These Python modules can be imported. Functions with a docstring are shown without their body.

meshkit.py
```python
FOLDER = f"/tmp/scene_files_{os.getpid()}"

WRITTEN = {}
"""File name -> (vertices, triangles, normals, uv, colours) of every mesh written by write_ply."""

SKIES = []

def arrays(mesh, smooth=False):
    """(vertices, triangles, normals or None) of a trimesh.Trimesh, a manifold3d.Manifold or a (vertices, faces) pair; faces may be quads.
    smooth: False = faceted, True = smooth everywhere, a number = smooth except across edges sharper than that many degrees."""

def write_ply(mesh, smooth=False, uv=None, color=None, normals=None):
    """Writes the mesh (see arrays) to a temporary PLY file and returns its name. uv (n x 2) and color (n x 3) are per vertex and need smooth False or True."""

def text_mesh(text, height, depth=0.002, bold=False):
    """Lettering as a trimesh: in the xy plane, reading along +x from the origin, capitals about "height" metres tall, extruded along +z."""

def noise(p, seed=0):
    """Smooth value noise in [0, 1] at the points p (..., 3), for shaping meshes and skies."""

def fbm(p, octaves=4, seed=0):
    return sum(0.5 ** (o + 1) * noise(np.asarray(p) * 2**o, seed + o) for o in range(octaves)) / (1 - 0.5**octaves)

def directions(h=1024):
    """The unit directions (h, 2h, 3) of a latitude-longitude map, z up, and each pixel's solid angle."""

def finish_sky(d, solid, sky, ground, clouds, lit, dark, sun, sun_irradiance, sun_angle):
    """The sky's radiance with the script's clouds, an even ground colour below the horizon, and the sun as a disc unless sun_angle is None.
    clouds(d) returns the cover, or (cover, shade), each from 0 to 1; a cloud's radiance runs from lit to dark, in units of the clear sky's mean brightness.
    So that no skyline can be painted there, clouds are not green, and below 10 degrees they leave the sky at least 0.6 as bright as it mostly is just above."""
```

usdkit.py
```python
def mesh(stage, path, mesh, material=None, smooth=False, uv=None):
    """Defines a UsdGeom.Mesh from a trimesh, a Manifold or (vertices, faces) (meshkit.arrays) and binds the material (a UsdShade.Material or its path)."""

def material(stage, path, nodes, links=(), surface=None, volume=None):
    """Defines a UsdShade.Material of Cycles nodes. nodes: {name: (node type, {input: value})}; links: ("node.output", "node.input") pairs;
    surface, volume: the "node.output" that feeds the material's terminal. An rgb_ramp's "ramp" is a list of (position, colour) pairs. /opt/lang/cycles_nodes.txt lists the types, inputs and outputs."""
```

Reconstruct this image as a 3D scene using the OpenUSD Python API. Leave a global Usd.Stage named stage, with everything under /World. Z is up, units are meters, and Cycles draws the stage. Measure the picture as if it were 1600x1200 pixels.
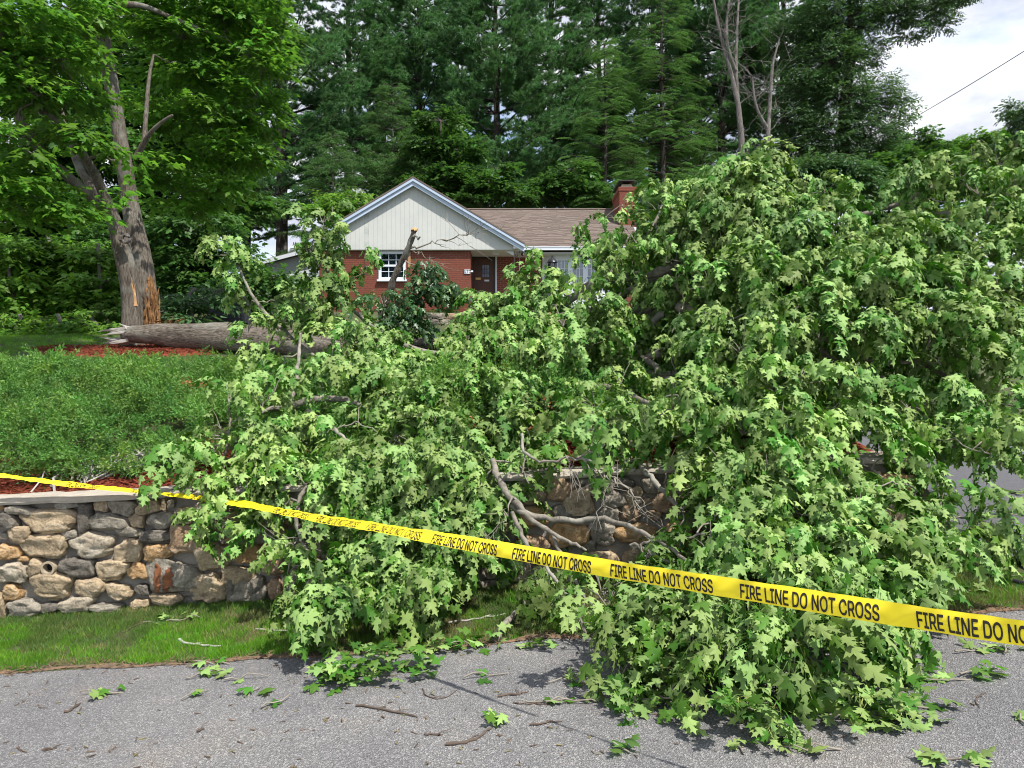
import math, random
import numpy as np, trimesh, usdkit, meshkit
from pxr import Usd, UsdGeom, UsdLux, UsdShade, Gf, Sdf, Vt
from scipy.spatial.transform import Rotation as Rot
from scipy.spatial import cKDTree

stage = Usd.Stage.CreateInMemory()
UsdGeom.SetStageUpAxis(stage, 'Z'); UsdGeom.SetStageMetersPerUnit(stage, 1.0)
UsdGeom.Xform.Define(stage, '/World')

# ------------------------------------------------------------------ camera, sky, sun, exposure
EYE, F = 1.6, 1121.0                       # eye height; focal length in photograph pixels (1600 wide)
cam = UsdGeom.Camera.Define(stage, '/World/camera')
cam.CreateHorizontalApertureAttr(36.0); cam.CreateFocalLengthAttr(36.0 * F / 1600.0)
cam.CreateClippingRangeAttr((0.05, 5000.0))
cam.AddTransformOp().Set(Gf.Matrix4d(1, 0, 0, 0, 0, 0, 1, 0, 0, -1, 0, 0, 0, 0, EYE, 1))
cam.CreateExposureAttr(1.08)

SUN_EL, SUN_AZ = math.radians(58), math.radians(137)      # azimuth = atan2(x, y): behind the camera, to its right
sd = np.array([math.cos(SUN_EL) * math.sin(SUN_AZ), math.cos(SUN_EL) * math.cos(SUN_AZ), math.sin(SUN_EL)])
sun = UsdLux.DistantLight.Define(stage, '/World/sun')
sun.CreateNormalizeAttr(True); sun.CreateIntensityAttr(0.9); sun.CreateAngleAttr(0.9); sun.CreateColorAttr(Gf.Vec3f(1.0, 0.955, 0.88))
sx = np.cross([0, 0, 1], sd); sx /= np.linalg.norm(sx); sy = np.cross(sd, sx)
sun.AddTransformOp().Set(Gf.Matrix4d(*sx, 0, *sy, 0, *sd, 0, 0, 0, 0, 1))

sky = UsdLux.DomeLight.Define(stage, '/World/sky')
sky_m = usdkit.material(stage, '/World/Looks/sky_clouds', {
    't': ('texture_coordinate', {}),
    's': ('sky_texture', {'sky_type': 'single_scattering', 'sun_disc': False, 'sun_elevation': SUN_EL, 'sun_rotation': SUN_AZ}),
    'mp': ('mapping', {'scale': (1.0, 1.0, 2.2), 'location': (0.35, 0.2, 0.1)}),
    'n': ('noise_texture', {'scale': 2.3, 'detail': 9, 'roughness': 0.56, 'distortion': 0.35}),
    'n2': ('noise_texture', {'scale': 4.6, 'detail': 8, 'roughness': 0.55}),
    'cov': ('rgb_ramp', {'ramp': [(0.36, (0, 0, 0)), (0.53, (1, 1, 1))]}),
    'tone': ('rgb_ramp', {'ramp': [(0.3, (1.8, 2.0, 2.6)), (0.48, (2.9, 3.05, 3.5)), (0.66, (5.0, 5.1, 5.3))]}),
    'm': ('mix', {}),
    'b': ('background_shader', {'strength': 0.13})},
    [('t.generated', 'mp.vector'), ('mp.vector', 'n.vector'), ('mp.vector', 'n2.vector'), ('n.fac', 'cov.fac'), ('n2.fac', 'tone.fac'),
     ('cov.color', 'm.fac'), ('s.color', 'm.color1'), ('tone.color', 'm.color2'), ('m.color', 'b.color')], surface='b.background')
UsdShade.MaterialBindingAPI.Apply(sky.GetPrim()).Bind(sky_m)
sky.GetPrim().SetCustomDataByKey('kind', 'structure')

# ------------------------------------------------------------------ helpers
USED = {}
def numbered(parent, name):
    k = (parent, name); n = USED.get(k, 0); USED[k] = n + 1
    return f'{parent}/{name}' if n == 0 else f'{parent}/{name}_{n:03d}'
def tag(prim, label=None, cat=None, group=None, kind=None):
    for k, v in (('label', label), ('category', cat), ('group', group), ('kind', kind)):
        if v: prim.SetCustomDataByKey(k, v)
    return prim
def thing(name, label, cat, loc=(0, 0, 0), group=None):
    x = UsdGeom.Xform.Define(stage, numbered('/World', name)); x.AddTranslateOp().Set(Gf.Vec3d(*map(float, loc)))
    tag(x.GetPrim(), label, cat, group); x.loc = np.array(loc, float); return x
def obj(name, mesh, mat, parent=None, smooth=False, label=None, kind=None, loc=None):
    """One Mesh; vertices are given in world space and stored relative to the parent thing."""
    pp = str(parent.GetPath()) if parent is not None else '/World'
    v, f = (mesh.vertices, mesh.faces) if isinstance(mesh, trimesh.Trimesh) else mesh
    v = np.asarray(v, float) - (LOC[pp] if pp in LOC else (0 if parent is None else parent.loc))
    m = usdkit.mesh(stage, numbered(pp, name), (v, f), mat, smooth)
    LOC[str(m.GetPath())] = LOC[pp] if pp in LOC else (np.zeros(3) if parent is None else parent.loc)
    m.loc = LOC[str(m.GetPath())]
    tag(m.GetPrim(), label, None, None, kind); return m
LOC = {}
class MB:
    def __init__(s): s.v, s.f, s.n = [], [], 0
    def add(s, v, f):
        v = np.asarray(v, float); f = np.asarray(f, int)
        if f.shape[1] == 4: f = np.vstack([f[:, [0, 1, 2]], f[:, [0, 2, 3]]])
        s.v.append(v); s.f.append(f + s.n); s.n += len(v); return s
    def box(s, x0, x1, y0, y1, z0, z1):
        v = np.array([(x, y, z) for x in (x0, x1) for y in (y0, y1) for z in (z0, z1)])
        return s.add(v, [[0, 1, 3, 2], [4, 6, 7, 5], [0, 4, 5, 1], [2, 3, 7, 6], [0, 2, 6, 4], [1, 5, 7, 3]])
    def tube(s, *a, **k): return s.add(*tube(*a, **k))
    def mesh(s): return np.vstack(s.v), np.vstack(s.f)
def tube(p, r, sides=6, cap=True):
    p = np.asarray(p, float); n = len(p); r = np.broadcast_to(r, (n,))
    t = np.gradient(p, axis=0); t /= np.linalg.norm(t, axis=1, keepdims=True) + 1e-12
    ref = np.array([0, 0, 1.0]) if abs(t[:, 2]).mean() < 0.8 else np.array([1.0, 0, 0])
    a = np.cross(t, ref); a /= np.linalg.norm(a, axis=1, keepdims=True) + 1e-12
    b = np.cross(t, a); g = np.arange(sides) * 2 * np.pi / sides
    v = (p[:, None] + r[:, None, None] * (np.cos(g)[None, :, None] * a[:, None] + np.sin(g)[None, :, None] * b[:, None])).reshape(-1, 3)
    i, j = np.meshgrid(np.arange(n - 1), np.arange(sides), indexing='ij')
    q = np.stack([i * sides + j, i * sides + (j + 1) % sides, (i + 1) * sides + (j + 1) % sides, (i + 1) * sides + j], -1).reshape(-1, 4)
    f = np.vstack([q[:, [0, 1, 2]], q[:, [0, 2, 3]]])[:, ::-1]
    if cap:
        v = np.vstack([v, p[:1], p[-1:]]); k = np.arange(sides)
        f = np.vstack([f, np.stack([np.full(sides, n * sides), k, (k + 1) % sides], 1)[:, ::-1] * 1, np.stack([np.full(sides, n * sides + 1), (n - 1) * sides + (k + 1) % sides, (n - 1) * sides + k], 1)])
    return v, f
def smooth_path(p, n=None, wob=0.0, seed=0):
    p = np.asarray(p, float); d = np.r_[0, np.cumsum(np.linalg.norm(np.diff(p, axis=0), axis=1))]
    n = n or max(6, len(p) * 4); s = np.linspace(0, d[-1], n)
    from scipy.interpolate import PchipInterpolator
    q = np.stack([PchipInterpolator(d, p[:, k])(s) for k in range(p.shape[1])], 1)
    if wob:
        w = np.random.RandomState(seed).normal(0, wob, (n, 3)); w[0] = 0; q[:, :3] += w
    return q
def prism(poly, y0, y1):
    """poly in (x, z), extruded from y0 to y1."""
    poly = np.asarray(poly, float); n = len(poly)
    v = np.vstack([np.c_[poly[:, 0], np.full(n, y0), poly[:, 1]], np.c_[poly[:, 0], np.full(n, y1), poly[:, 1]]])
    f = [[0, k, k + 1] for k in range(1, n - 1)] + [[n, n + k + 1, n + k] for k in range(1, n - 1)]
    for k in range(n):
        j = (k + 1) % n; f += [[k, n + k, n + j], [k, n + j, j]]
    return v, np.array(f)
def at(px, py, Y):
    """the point that stands Y metres in front of the camera's plane along the photograph's sight line"""
    return np.array([(px - 800) / F * Y, Y, EYE + (600 - py) / F * Y])
def instancer(path, protos, pos, rot, scale, idx, parent=None, label=None):
    """protos: list of ((v, f), material, smooth). rot: scipy Rotation."""
    pi = UsdGeom.PointInstancer.Define(stage, path); loc = LOC.get(path.rsplit('/', 1)[0], parent.loc if parent is not None else np.zeros(3))
    targets = []
    for k, (m, mat, sm) in enumerate(protos):
        g = usdkit.mesh(stage, f'{path}/{PN}_{k:03d}', m, mat, sm); targets.append(g.GetPath())
    pi.CreatePrototypesRel().SetTargets(targets)
    pi.CreatePositionsAttr(Vt.Vec3fArray.FromNumpy((np.asarray(pos) - loc).astype(np.float32)))
    q = rot.as_quat()
    pi.CreateOrientationsAttr(Vt.QuathArray([Gf.Quath(float(w), float(x), float(y), float(z)) for x, y, z, w in q]))
    s = np.asarray(scale, np.float32); s = np.repeat(s[:, None], 3, 1) if s.ndim == 1 else s
    pi.CreateScalesAttr(Vt.Vec3fArray.FromNumpy(np.ascontiguousarray(s))); pi.CreateProtoIndicesAttr(Vt.IntArray.FromNumpy(np.asarray(idx, np.int32)))
    tag(pi.GetPrim(), label, None, None, 'stuff'); return pi
PN = 'shape'

# ------------------------------------------------------------------ materials
LK = '/World/Looks/'
def mat(name, color, rough=0.7, noise=None, bump=None, spec=0.4, metallic=0.0, island=0.0):
    """noise: (scale, colour2, contrast) mixes a second colour; bump: (scale, distance); island: brightness spread between the pieces of one mesh."""
    nodes = {'p': ('principled_bsdf', {'base_color': color, 'roughness': rough, 'specular_ior_level': spec, 'metallic': metallic}), 'g': ('geometry', {})}
    links = []; src = None
    if noise:
        sc, c2, w = noise
        nodes['n'] = ('noise_texture', {'scale': sc, 'detail': 6, 'roughness': 0.62})
        nodes['r'] = ('rgb_ramp', {'ramp': [(0.5 - w, color), (0.5 + w, c2)]})
        links += [('g.position', 'n.vector'), ('n.fac', 'r.fac')]; src = 'r.color'
    if island:
        nodes['mr'] = ('map_range', {'from_min': 0, 'from_max': 1, 'to_min': 1 - island, 'to_max': 1 + island}); nodes['h'] = ('hsv', {'color': color})
        nodes['hr'] = ('map_range', {'from_min': 0, 'from_max': 1, 'to_min': 0.488, 'to_max': 0.512})
        nodes['wn'] = ('white_noise_texture', {'dimensions': '1D'})
        links += [('g.random_per_island', 'mr.value'), ('g.random_per_island', 'wn.w'), ('wn.value', 'hr.value'), ('hr.result', 'h.hue'), ('mr.result', 'h.value')]
        if src: links.append((src, 'h.color'))
        src = 'h.color'
    if src: links.append((src, 'p.base_color'))
    if bump:
        nodes['bn'] = ('noise_texture', {'scale': bump[0], 'detail': 6, 'roughness': 0.65}); nodes['b'] = ('bump', {'distance': bump[1], 'strength': 1.0})
        links += [('g.position', 'bn.vector'), ('bn.fac', 'b.height'), ('b.normal', 'p.normal')]
    return usdkit.material(stage, LK + name, nodes, links, surface='p.BSDF')
def leaf_mat(name, top, under, trans=0.35, rough=0.5, spread=0.25, hue=0.012, spec=0.4, tcol=None):
    nodes = {'g': ('geometry', {}), 'o': ('object_info', {}), 'mx': ('mix', {'color1': top, 'color2': under}), 'h': ('hsv', {}), 'h2': ('hsv', {}),
             'ad': ('math', {'math_type': 'add'}), 'fr': ('math', {'math_type': 'fraction'}), 'm7': ('math', {'math_type': 'multiply', 'value2': 7.31}), 'f2': ('math', {'math_type': 'fraction'}),
             'v': ('map_range', {'to_min': 1 - spread, 'to_max': 1 + spread}), 'hu': ('map_range', {'to_min': 0.5 - hue, 'to_max': 0.5 + hue}),
             'n': ('noise_texture', {'scale': 0.55, 'detail': 3}), 'nv': ('map_range', {'from_min': 0.3, 'from_max': 0.7, 'to_min': 0.82, 'to_max': 1.18}),
             'p': ('principled_bsdf', {'roughness': rough, 'specular_ior_level': spec}), 't': ('translucent_bsdf', {}), 'tc': ('mix', {'mix_type': 'multiply', 'fac': 1.0, 'color2': tcol or (1.0, 1.25, 0.45)}),
             'mc': ('mix_closure', {'fac': trans})}
    links = [('g.backfacing', 'mx.fac'), ('g.random_per_island', 'ad.value1'), ('o.random', 'ad.value2'), ('ad.value', 'fr.value1'), ('fr.value', 'v.value'), ('fr.value', 'm7.value1'), ('m7.value', 'f2.value1'), ('f2.value', 'hu.value'),
             ('mx.color', 'h.color'), ('v.result', 'h.value'), ('hu.result', 'h.hue'), ('g.position', 'n.vector'), ('n.fac', 'nv.value'), ('nv.result', 'h2.value'), ('h.color', 'h2.color'),
             ('h2.color', 'p.base_color'), ('h2.color', 'tc.color1'), ('tc.color', 't.color'), ('p.BSDF', 'mc.closure1'), ('t.BSDF', 'mc.closure2')]
    return usdkit.material(stage, LK + name, nodes, links, surface='mc.closure')
def bark_mat(name, c1, c2, scale=(24, 24, 3.2), dist=0.05, moss=None):
    nodes = {'g': ('geometry', {}), 'mp': ('mapping', {'scale': scale}), 'n': ('noise_texture', {'scale': 2.2, 'detail': 8, 'roughness': 0.7, 'distortion': 0.6}), 'n3': ('noise_texture', {'scale': 3.0, 'detail': 4}),
             'r': ('rgb_ramp', {'ramp': [(0.36, c1), (0.62, c2)]}), 'm': ('mix', {'fac': 0.0, 'color2': moss or (0.3, 0.3, 0.26)}), 'mf': ('map_range', {'from_min': 0.52, 'from_max': 0.68, 'to_min': 0, 'to_max': 0.6, 'clamp': True}),
             'b': ('bump', {'distance': dist}), 'p': ('principled_bsdf', {'roughness': 0.9, 'specular_ior_level': 0.2})}
    return usdkit.material(stage, LK + name, nodes, [('g.position', 'mp.vector'), ('mp.vector', 'n.vector'), ('g.position', 'n3.vector'), ('n.fac', 'r.fac'), ('r.color', 'm.color1'), ('n3.fac', 'mf.value'), ('mf.result', 'm.fac'),
        ('m.color', 'p.base_color'), ('n.fac', 'b.height'), ('b.normal', 'p.normal')], surface='p.BSDF')
M = {}
M['asphalt'] = usdkit.material(stage, LK + 'asphalt', {
    'g': ('geometry', {}), 'v': ('voronoi_texture', {'scale': 185, 'randomness': 1.0}), 'r': ('rgb_ramp', {'ramp': [(0.0, (0.105, 0.103, 0.103)), (0.45, (0.155, 0.152, 0.152)), (0.8, (0.205, 0.202, 0.20)), (1.0, (0.36, 0.35, 0.335))]}),
    'sc': ('separate_color', {}), 'n': ('noise_texture', {'scale': 1.1, 'detail': 5, 'roughness': 0.6}), 'nr': ('rgb_ramp', {'ramp': [(0.35, (0.80, 0.80, 0.82)), (0.55, (1.0, 1.0, 1.0)), (0.75, (1.12, 1.06, 0.98))]}),
    'd': ('noise_texture', {'scale': 0.8, 'detail': 7, 'roughness': 0.7}), 'dr': ('map_range', {'from_min': 0.57, 'from_max': 0.75, 'to_min': 0, 'to_max': 0.45, 'clamp': True}), 'dm': ('mix', {'color2': (0.23, 0.165, 0.11)}),
    'm': ('mix', {'mix_type': 'multiply', 'fac': 1.0}), 'b': ('bump', {'distance': 0.006, 'strength': 0.9}), 'p': ('principled_bsdf', {'roughness': 0.88, 'specular_ior_level': 0.3})},
    [('g.position', 'v.vector'), ('v.color', 'sc.color'), ('sc.r', 'r.fac'), ('g.position', 'n.vector'), ('n.fac', 'nr.fac'), ('r.color', 'm.color1'), ('nr.color', 'm.color2'), ('g.position', 'd.vector'), ('d.fac', 'dr.value'),
     ('dr.result', 'dm.fac'), ('m.color', 'dm.color1'), ('dm.color', 'p.base_color'), ('v.distance', 'b.height'), ('b.normal', 'p.normal')], surface='p.BSDF')
M['drive'] = mat('old_asphalt', (0.062, 0.064, 0.073), 0.9, (38, (0.12, 0.12, 0.128), 0.25), (70, 0.006))
M['soil'] = mat('lawn_soil', (0.035, 0.06, 0.014), 0.95, (2.5, (0.075, 0.07, 0.03), 0.2), (20, 0.03))
M['edge'] = mat('verge_soil', (0.05, 0.075, 0.018), 0.95, (6, (0.13, 0.08, 0.045), 0.22), (40, 0.01))
M['rustedge'] = mat('needle_litter', (0.09, 0.07, 0.05), 0.95, (22, (0.19, 0.115, 0.065), 0.14), (60, 0.008))
M['mulch'] = mat('red_mulch', (0.15, 0.035, 0.02), 0.9, (45, (0.31, 0.075, 0.04), 0.2), (50, 0.03), spec=0.2)
M['chip'] = mat('mulch_chip', (0.27, 0.062, 0.034), 0.9, None, None, spec=0.2, island=0.5)
M['mortar'] = mat('wall_mortar', (0.20, 0.185, 0.16), 0.95, (7, (0.31, 0.29, 0.255), 0.25), (35, 0.02), spec=0.2)
M['coping'] = mat('concrete_coping', (0.35, 0.31, 0.255), 0.95, (9, (0.49, 0.44, 0.37), 0.25), (55, 0.02), spec=0.2)
def stone_mat(name, a, b, c=None):
    nodes = {'g': ('geometry', {}), 'n': ('noise_texture', {'scale': 9, 'detail': 8, 'roughness': 0.68, 'distortion': 0.8}), 'r': ('rgb_ramp', {'ramp': [(0.30, a), (0.52, b), (0.70, c or b)]}),
             'n2': ('noise_texture', {'scale': 60, 'detail': 4, 'roughness': 0.7}), 'k': ('rgb_ramp', {'ramp': [(0.3, (0.72, 0.72, 0.72)), (0.6, (1.28, 1.28, 1.28))]}), 'm': ('mix', {'mix_type': 'multiply', 'fac': 1.0}),
             'b': ('bump', {'distance': 0.022}), 'b2': ('bump', {'distance': 0.008}), 'p': ('principled_bsdf', {'roughness': 0.88, 'specular_ior_level': 0.25})}
    return usdkit.material(stage, LK + name, nodes, [('g.position', 'n.vector'), ('g.position', 'n2.vector'), ('n.fac', 'r.fac'), ('n2.fac', 'k.fac'), ('r.color', 'm.color1'), ('k.color', 'm.color2'), ('m.color', 'p.base_color'),
        ('n.fac', 'b.height'), ('n2.fac', 'b2.height'), ('b.normal', 'b2.normal'), ('b2.normal', 'p.normal')], surface='p.BSDF')
M['tan'] = stone_mat('tan_stone', (0.15, 0.115, 0.075), (0.33, 0.255, 0.165), (0.40, 0.34, 0.25))
M['grey'] = stone_mat('grey_stone', (0.095, 0.085, 0.068), (0.225, 0.20, 0.16), (0.31, 0.285, 0.24))
M['orange'] = stone_mat('ochre_stone', (0.18, 0.105, 0.05), (0.37, 0.235, 0.115), (0.36, 0.30, 0.21))
M['dark'] = stone_mat('dark_stone', (0.06, 0.053, 0.045), (0.135, 0.12, 0.10), (0.2, 0.18, 0.145))
M['white'] = stone_mat('pale_stone', (0.16, 0.13, 0.095), (0.33, 0.285, 0.215), (0.42, 0.38, 0.31))
M['brown'] = stone_mat('brown_stone', (0.16, 0.10, 0.06), (0.30, 0.21, 0.135), (0.27, 0.22, 0.165))
M['rust'] = mat('rust_stain', (0.12, 0.05, 0.028), 0.85, (22, (0.24, 0.085, 0.03), 0.2))
M['clay'] = mat('clay_pipe', (0.28, 0.22, 0.15), 0.8, (20, (0.36, 0.3, 0.22), 0.2))
M['hole'] = mat('dark_inside', (0.012, 0.011, 0.01), 0.95)
M['brick'] = mat('red_brick', (0.225, 0.066, 0.045), 0.85, (10, (0.28, 0.09, 0.062), 0.25), None, spec=0.2, island=0.28)
M['bmortar'] = mat('brick_mortar', (0.42, 0.33, 0.28), 0.95, (20, (0.34, 0.25, 0.2), 0.2))
M['siding'] = mat('painted_siding', (0.55, 0.56, 0.525), 0.6, (1.6, (0.47, 0.485, 0.47), 0.25), None, island=0.05)
M['trim'] = mat('white_trim', (0.62, 0.66, 0.72), 0.5)
M['bluetrim'] = mat('pale_blue_trim', (0.40, 0.48, 0.60), 0.5)
M['shingle'] = mat('brown_shingle', (0.175, 0.135, 0.115), 0.95, (30, (0.235, 0.19, 0.165), 0.25), (90, 0.004), spec=0.15, island=0.3)
M['door'] = mat('dark_door', (0.032, 0.012, 0.009), 0.5, (3, (0.10, 0.035, 0.012), 0.3), None)
M['screen'] = mat('storm_frame', (0.018, 0.017, 0.02), 0.5)
M['brass'] = mat('brass', (0.45, 0.28, 0.09), 0.4, metallic=0.7)
M['paper'] = mat('white_paper', (0.6, 0.63, 0.68), 0.7)
M['cedar'] = mat('bare_cedar', (0.30, 0.17, 0.085), 0.85, (12, (0.36, 0.22, 0.12), 0.2))
M['iron'] = mat('wrought_iron', (0.03, 0.028, 0.03), 0.45)
M['greyiron'] = mat('faded_iron', (0.20, 0.16, 0.17), 0.6)
M['black'] = mat('black_paint', (0.012, 0.012, 0.014), 0.35)
M['cover'] = mat('black_cover', (0.016, 0.016, 0.022), 0.45, (3, (0.03, 0.03, 0.04), 0.2), (9, 0.04))
M['pillar_cap'] = mat('chimney_cap', (0.36, 0.31, 0.22), 0.9, (8, (0.45, 0.4, 0.3), 0.2))
M['yellow'] = mat('yellow_tape', (0.86, 0.70, 0.015), 0.38, spec=0.5)
M['ink'] = mat('black_ink', (0.018, 0.013, 0.005), 0.5)
M['torn'] = bark_mat('torn_wood', (0.055, 0.022, 0.010), (0.40, 0.215, 0.09), (16, 16, 3.5), 0.05, (0.12, 0.05, 0.02))
M['fresh'] = mat('fresh_wood', (0.50, 0.33, 0.17), 0.85, (16, (0.38, 0.2, 0.09), 0.2), (40, 0.01))
M['cut'] = mat('cut_wood', (0.5, 0.26, 0.10), 0.8, (25, (0.6, 0.36, 0.17), 0.2))
M['bark'] = bark_mat('maple_bark', (0.055, 0.045, 0.036), (0.235, 0.20, 0.165))
M['logbark'] = bark_mat('log_bark', (0.035, 0.028, 0.022), (0.26, 0.22, 0.18), scale=(3.2, 22, 22))
M['limbbark'] = bark_mat('limb_bark', (0.095, 0.085, 0.07), (0.25, 0.225, 0.185), scale=(6, 6, 6), dist=0.01, moss=(0.36, 0.36, 0.31))
M['twig'] = mat('twig_bark', (0.15, 0.125, 0.095), 0.85, (12, (0.27, 0.25, 0.21), 0.2))
M['darktwig'] = mat('dark_twig', (0.06, 0.042, 0.032), 0.85, (12, (0.11, 0.08, 0.06), 0.2))
M['deadgrey'] = mat('weathered_wood', (0.26, 0.24, 0.215), 0.9, (8, (0.38, 0.36, 0.33), 0.2))
M['pinebark'] = bark_mat('pine_bark', (0.02, 0.017, 0.015), (0.075, 0.06, 0.05))
M['greybark'] = bark_mat('grey_bark', (0.09, 0.08, 0.075), (0.24, 0.215, 0.20))
M['petiole'] = mat('leaf_stalk', (0.22, 0.26, 0.06), 0.6)
M['wire'] = mat('wire', (0.02, 0.02, 0.022), 0.5)
M['maple_leaf'] = leaf_mat('wilting_maple_leaf', (0.062, 0.155, 0.018), (0.212, 0.322, 0.096), 0.22, 0.58, 0.34, 0.018, spec=0.22)
M['maple_top'] = leaf_mat('maple_leaf_upper', (0.026, 0.078, 0.020), (0.12, 0.19, 0.07), 0.2, 0.4, 0.3, 0.014, spec=0.4)
M['tree_leaf'] = leaf_mat('live_maple_leaf', (0.092, 0.220, 0.018), (0.12, 0.235, 0.05), 0.52, 0.5, 0.3, 0.015)
M['dark_leaf'] = leaf_mat('shade_leaf', (0.050, 0.125, 0.022), (0.075, 0.15, 0.05), 0.42, 0.45, 0.3, 0.012)
M['lightened_bush_leaf'] = leaf_mat('lightened_shrub_leaf', (0.125, 0.255, 0.030), (0.14, 0.25, 0.06), 0.5, 0.5, 0.35, 0.015)  # colour lightened so shrubs shaded by the maple crown look sunlit
M['oak_leaf'] = leaf_mat('oak_leaf', (0.055, 0.125, 0.042), (0.085, 0.15, 0.075), 0.38, 0.4, 0.3, 0.012)
M['needle'] = leaf_mat('pine_needle', (0.092, 0.200, 0.076), (0.092, 0.200, 0.076), 0.4, 0.5, 0.3, 0.012, tcol=(0.9, 1.1, 0.6))
M['hemlock'] = leaf_mat('hemlock_needle', (0.080, 0.180, 0.030), (0.08, 0.17, 0.04), 0.35, 0.5, 0.35, 0.012)
M['spruce'] = leaf_mat('spruce_needle', (0.060, 0.145, 0.028), (0.06, 0.14, 0.03), 0.32, 0.5, 0.35, 0.014)
M['juniper'] = leaf_mat('juniper_scale', (0.095, 0.215, 0.038), (0.088, 0.195, 0.042), 0.28, 0.6, 0.35, 0.016)
M['juniper_new'] = leaf_mat('new_juniper', (0.15, 0.275, 0.048), (0.14, 0.25, 0.05), 0.28, 0.6, 0.3, 0.016)
M['juniper_dead'] = leaf_mat('dead_juniper', (0.30, 0.13, 0.045), (0.28, 0.13, 0.05), 0.2, 0.8, 0.3, 0.01)
M['grass'] = leaf_mat('grass_blade', (0.115, 0.26, 0.016), (0.115, 0.26, 0.02), 0.4, 0.5, 0.35, 0.018)
M['drygrass'] = leaf_mat('dry_grass', (0.22, 0.20, 0.08), (0.2, 0.18, 0.08), 0.3, 0.7, 0.3, 0.01)
M['lily'] = leaf_mat('lily_leaf', (0.06, 0.14, 0.045), (0.07, 0.14, 0.05), 0.3, 0.5, 0.2, 0.01)
M['pane'] = usdkit.material(stage, LK + 'window_glass', {'t': ('transparent_bsdf', {'color': (0.75, 0.8, 0.85)}), 'g': ('glossy_bsdf', {'roughness': 0.02, 'color': (0.9, 0.95, 1.0)}), 'f': ('fresnel', {'IOR': 1.9}), 'm': ('mix_closure', {})},
    [('f.fac', 'm.fac'), ('t.BSDF', 'm.closure1'), ('g.BSDF', 'm.closure2')], surface='m.closure')
M['glass'] = usdkit.material(stage, LK + 'lamp_glass', {'t': ('transparent_bsdf', {'color': (0.6, 0.62, 0.66)}), 'g': ('glossy_bsdf', {'roughness': 0.06}), 'f': ('fresnel', {'IOR': 1.6}), 'm': ('mix_closure', {})},
    [('f.fac', 'm.fac'), ('t.BSDF', 'm.closure1'), ('g.BSDF', 'm.closure2')], surface='m.closure')
M['curtain'] = mat('room_inside', (0.10, 0.14, 0.22), 0.9, (1.2, (0.35, 0.42, 0.55), 0.15))

# ------------------------------------------------------------------ terrain
def lerp(x, xs, ys): return np.interp(x, xs, ys)
WALL_Y = 5.47
def wall_top(X): return 0.87 + 0.0486 * X
def driveway_z(X, Y): return 0.065 * np.clip(X, -60, 60) + 0.055 * np.clip(Y - 4.5, 0, 26)
def ground_z(X, Y):
    X = np.asarray(X, float); Y = np.asarray(Y, float); Xc = np.clip(X, -30, 30)
    road = 0.065 * np.clip(X, -60, 60)
    verge = road + 0.08 * np.clip((Y - 4.42) / 1.0, 0, 1)
    wt = 0.87 + 0.0486 * np.clip(X, -12, 12)
    bank = np.where(Y < 11, wt + (1.95 - wt) * np.clip((Y - 5.8) / 5.2, 0, 1) ** 0.95, lerp(Y, [11, 12.3, 17, 25, 34, 60, 300], [1.95, 2.20, 3.0, 4.1, 4.3, 5.0, 9.0]))
    z = np.where(Y < 5.56, verge, bank)
    k = np.clip((X - 2.9) / 0.9, 0, 1); k = k * k * (3 - 2 * k) * np.clip((40 - Y) / 15, 0, 1)
    return np.where(Y > 4.42, z * (1 - k) + (driveway_z(X, Y) + 0.03 * 0) * k, road)
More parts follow.
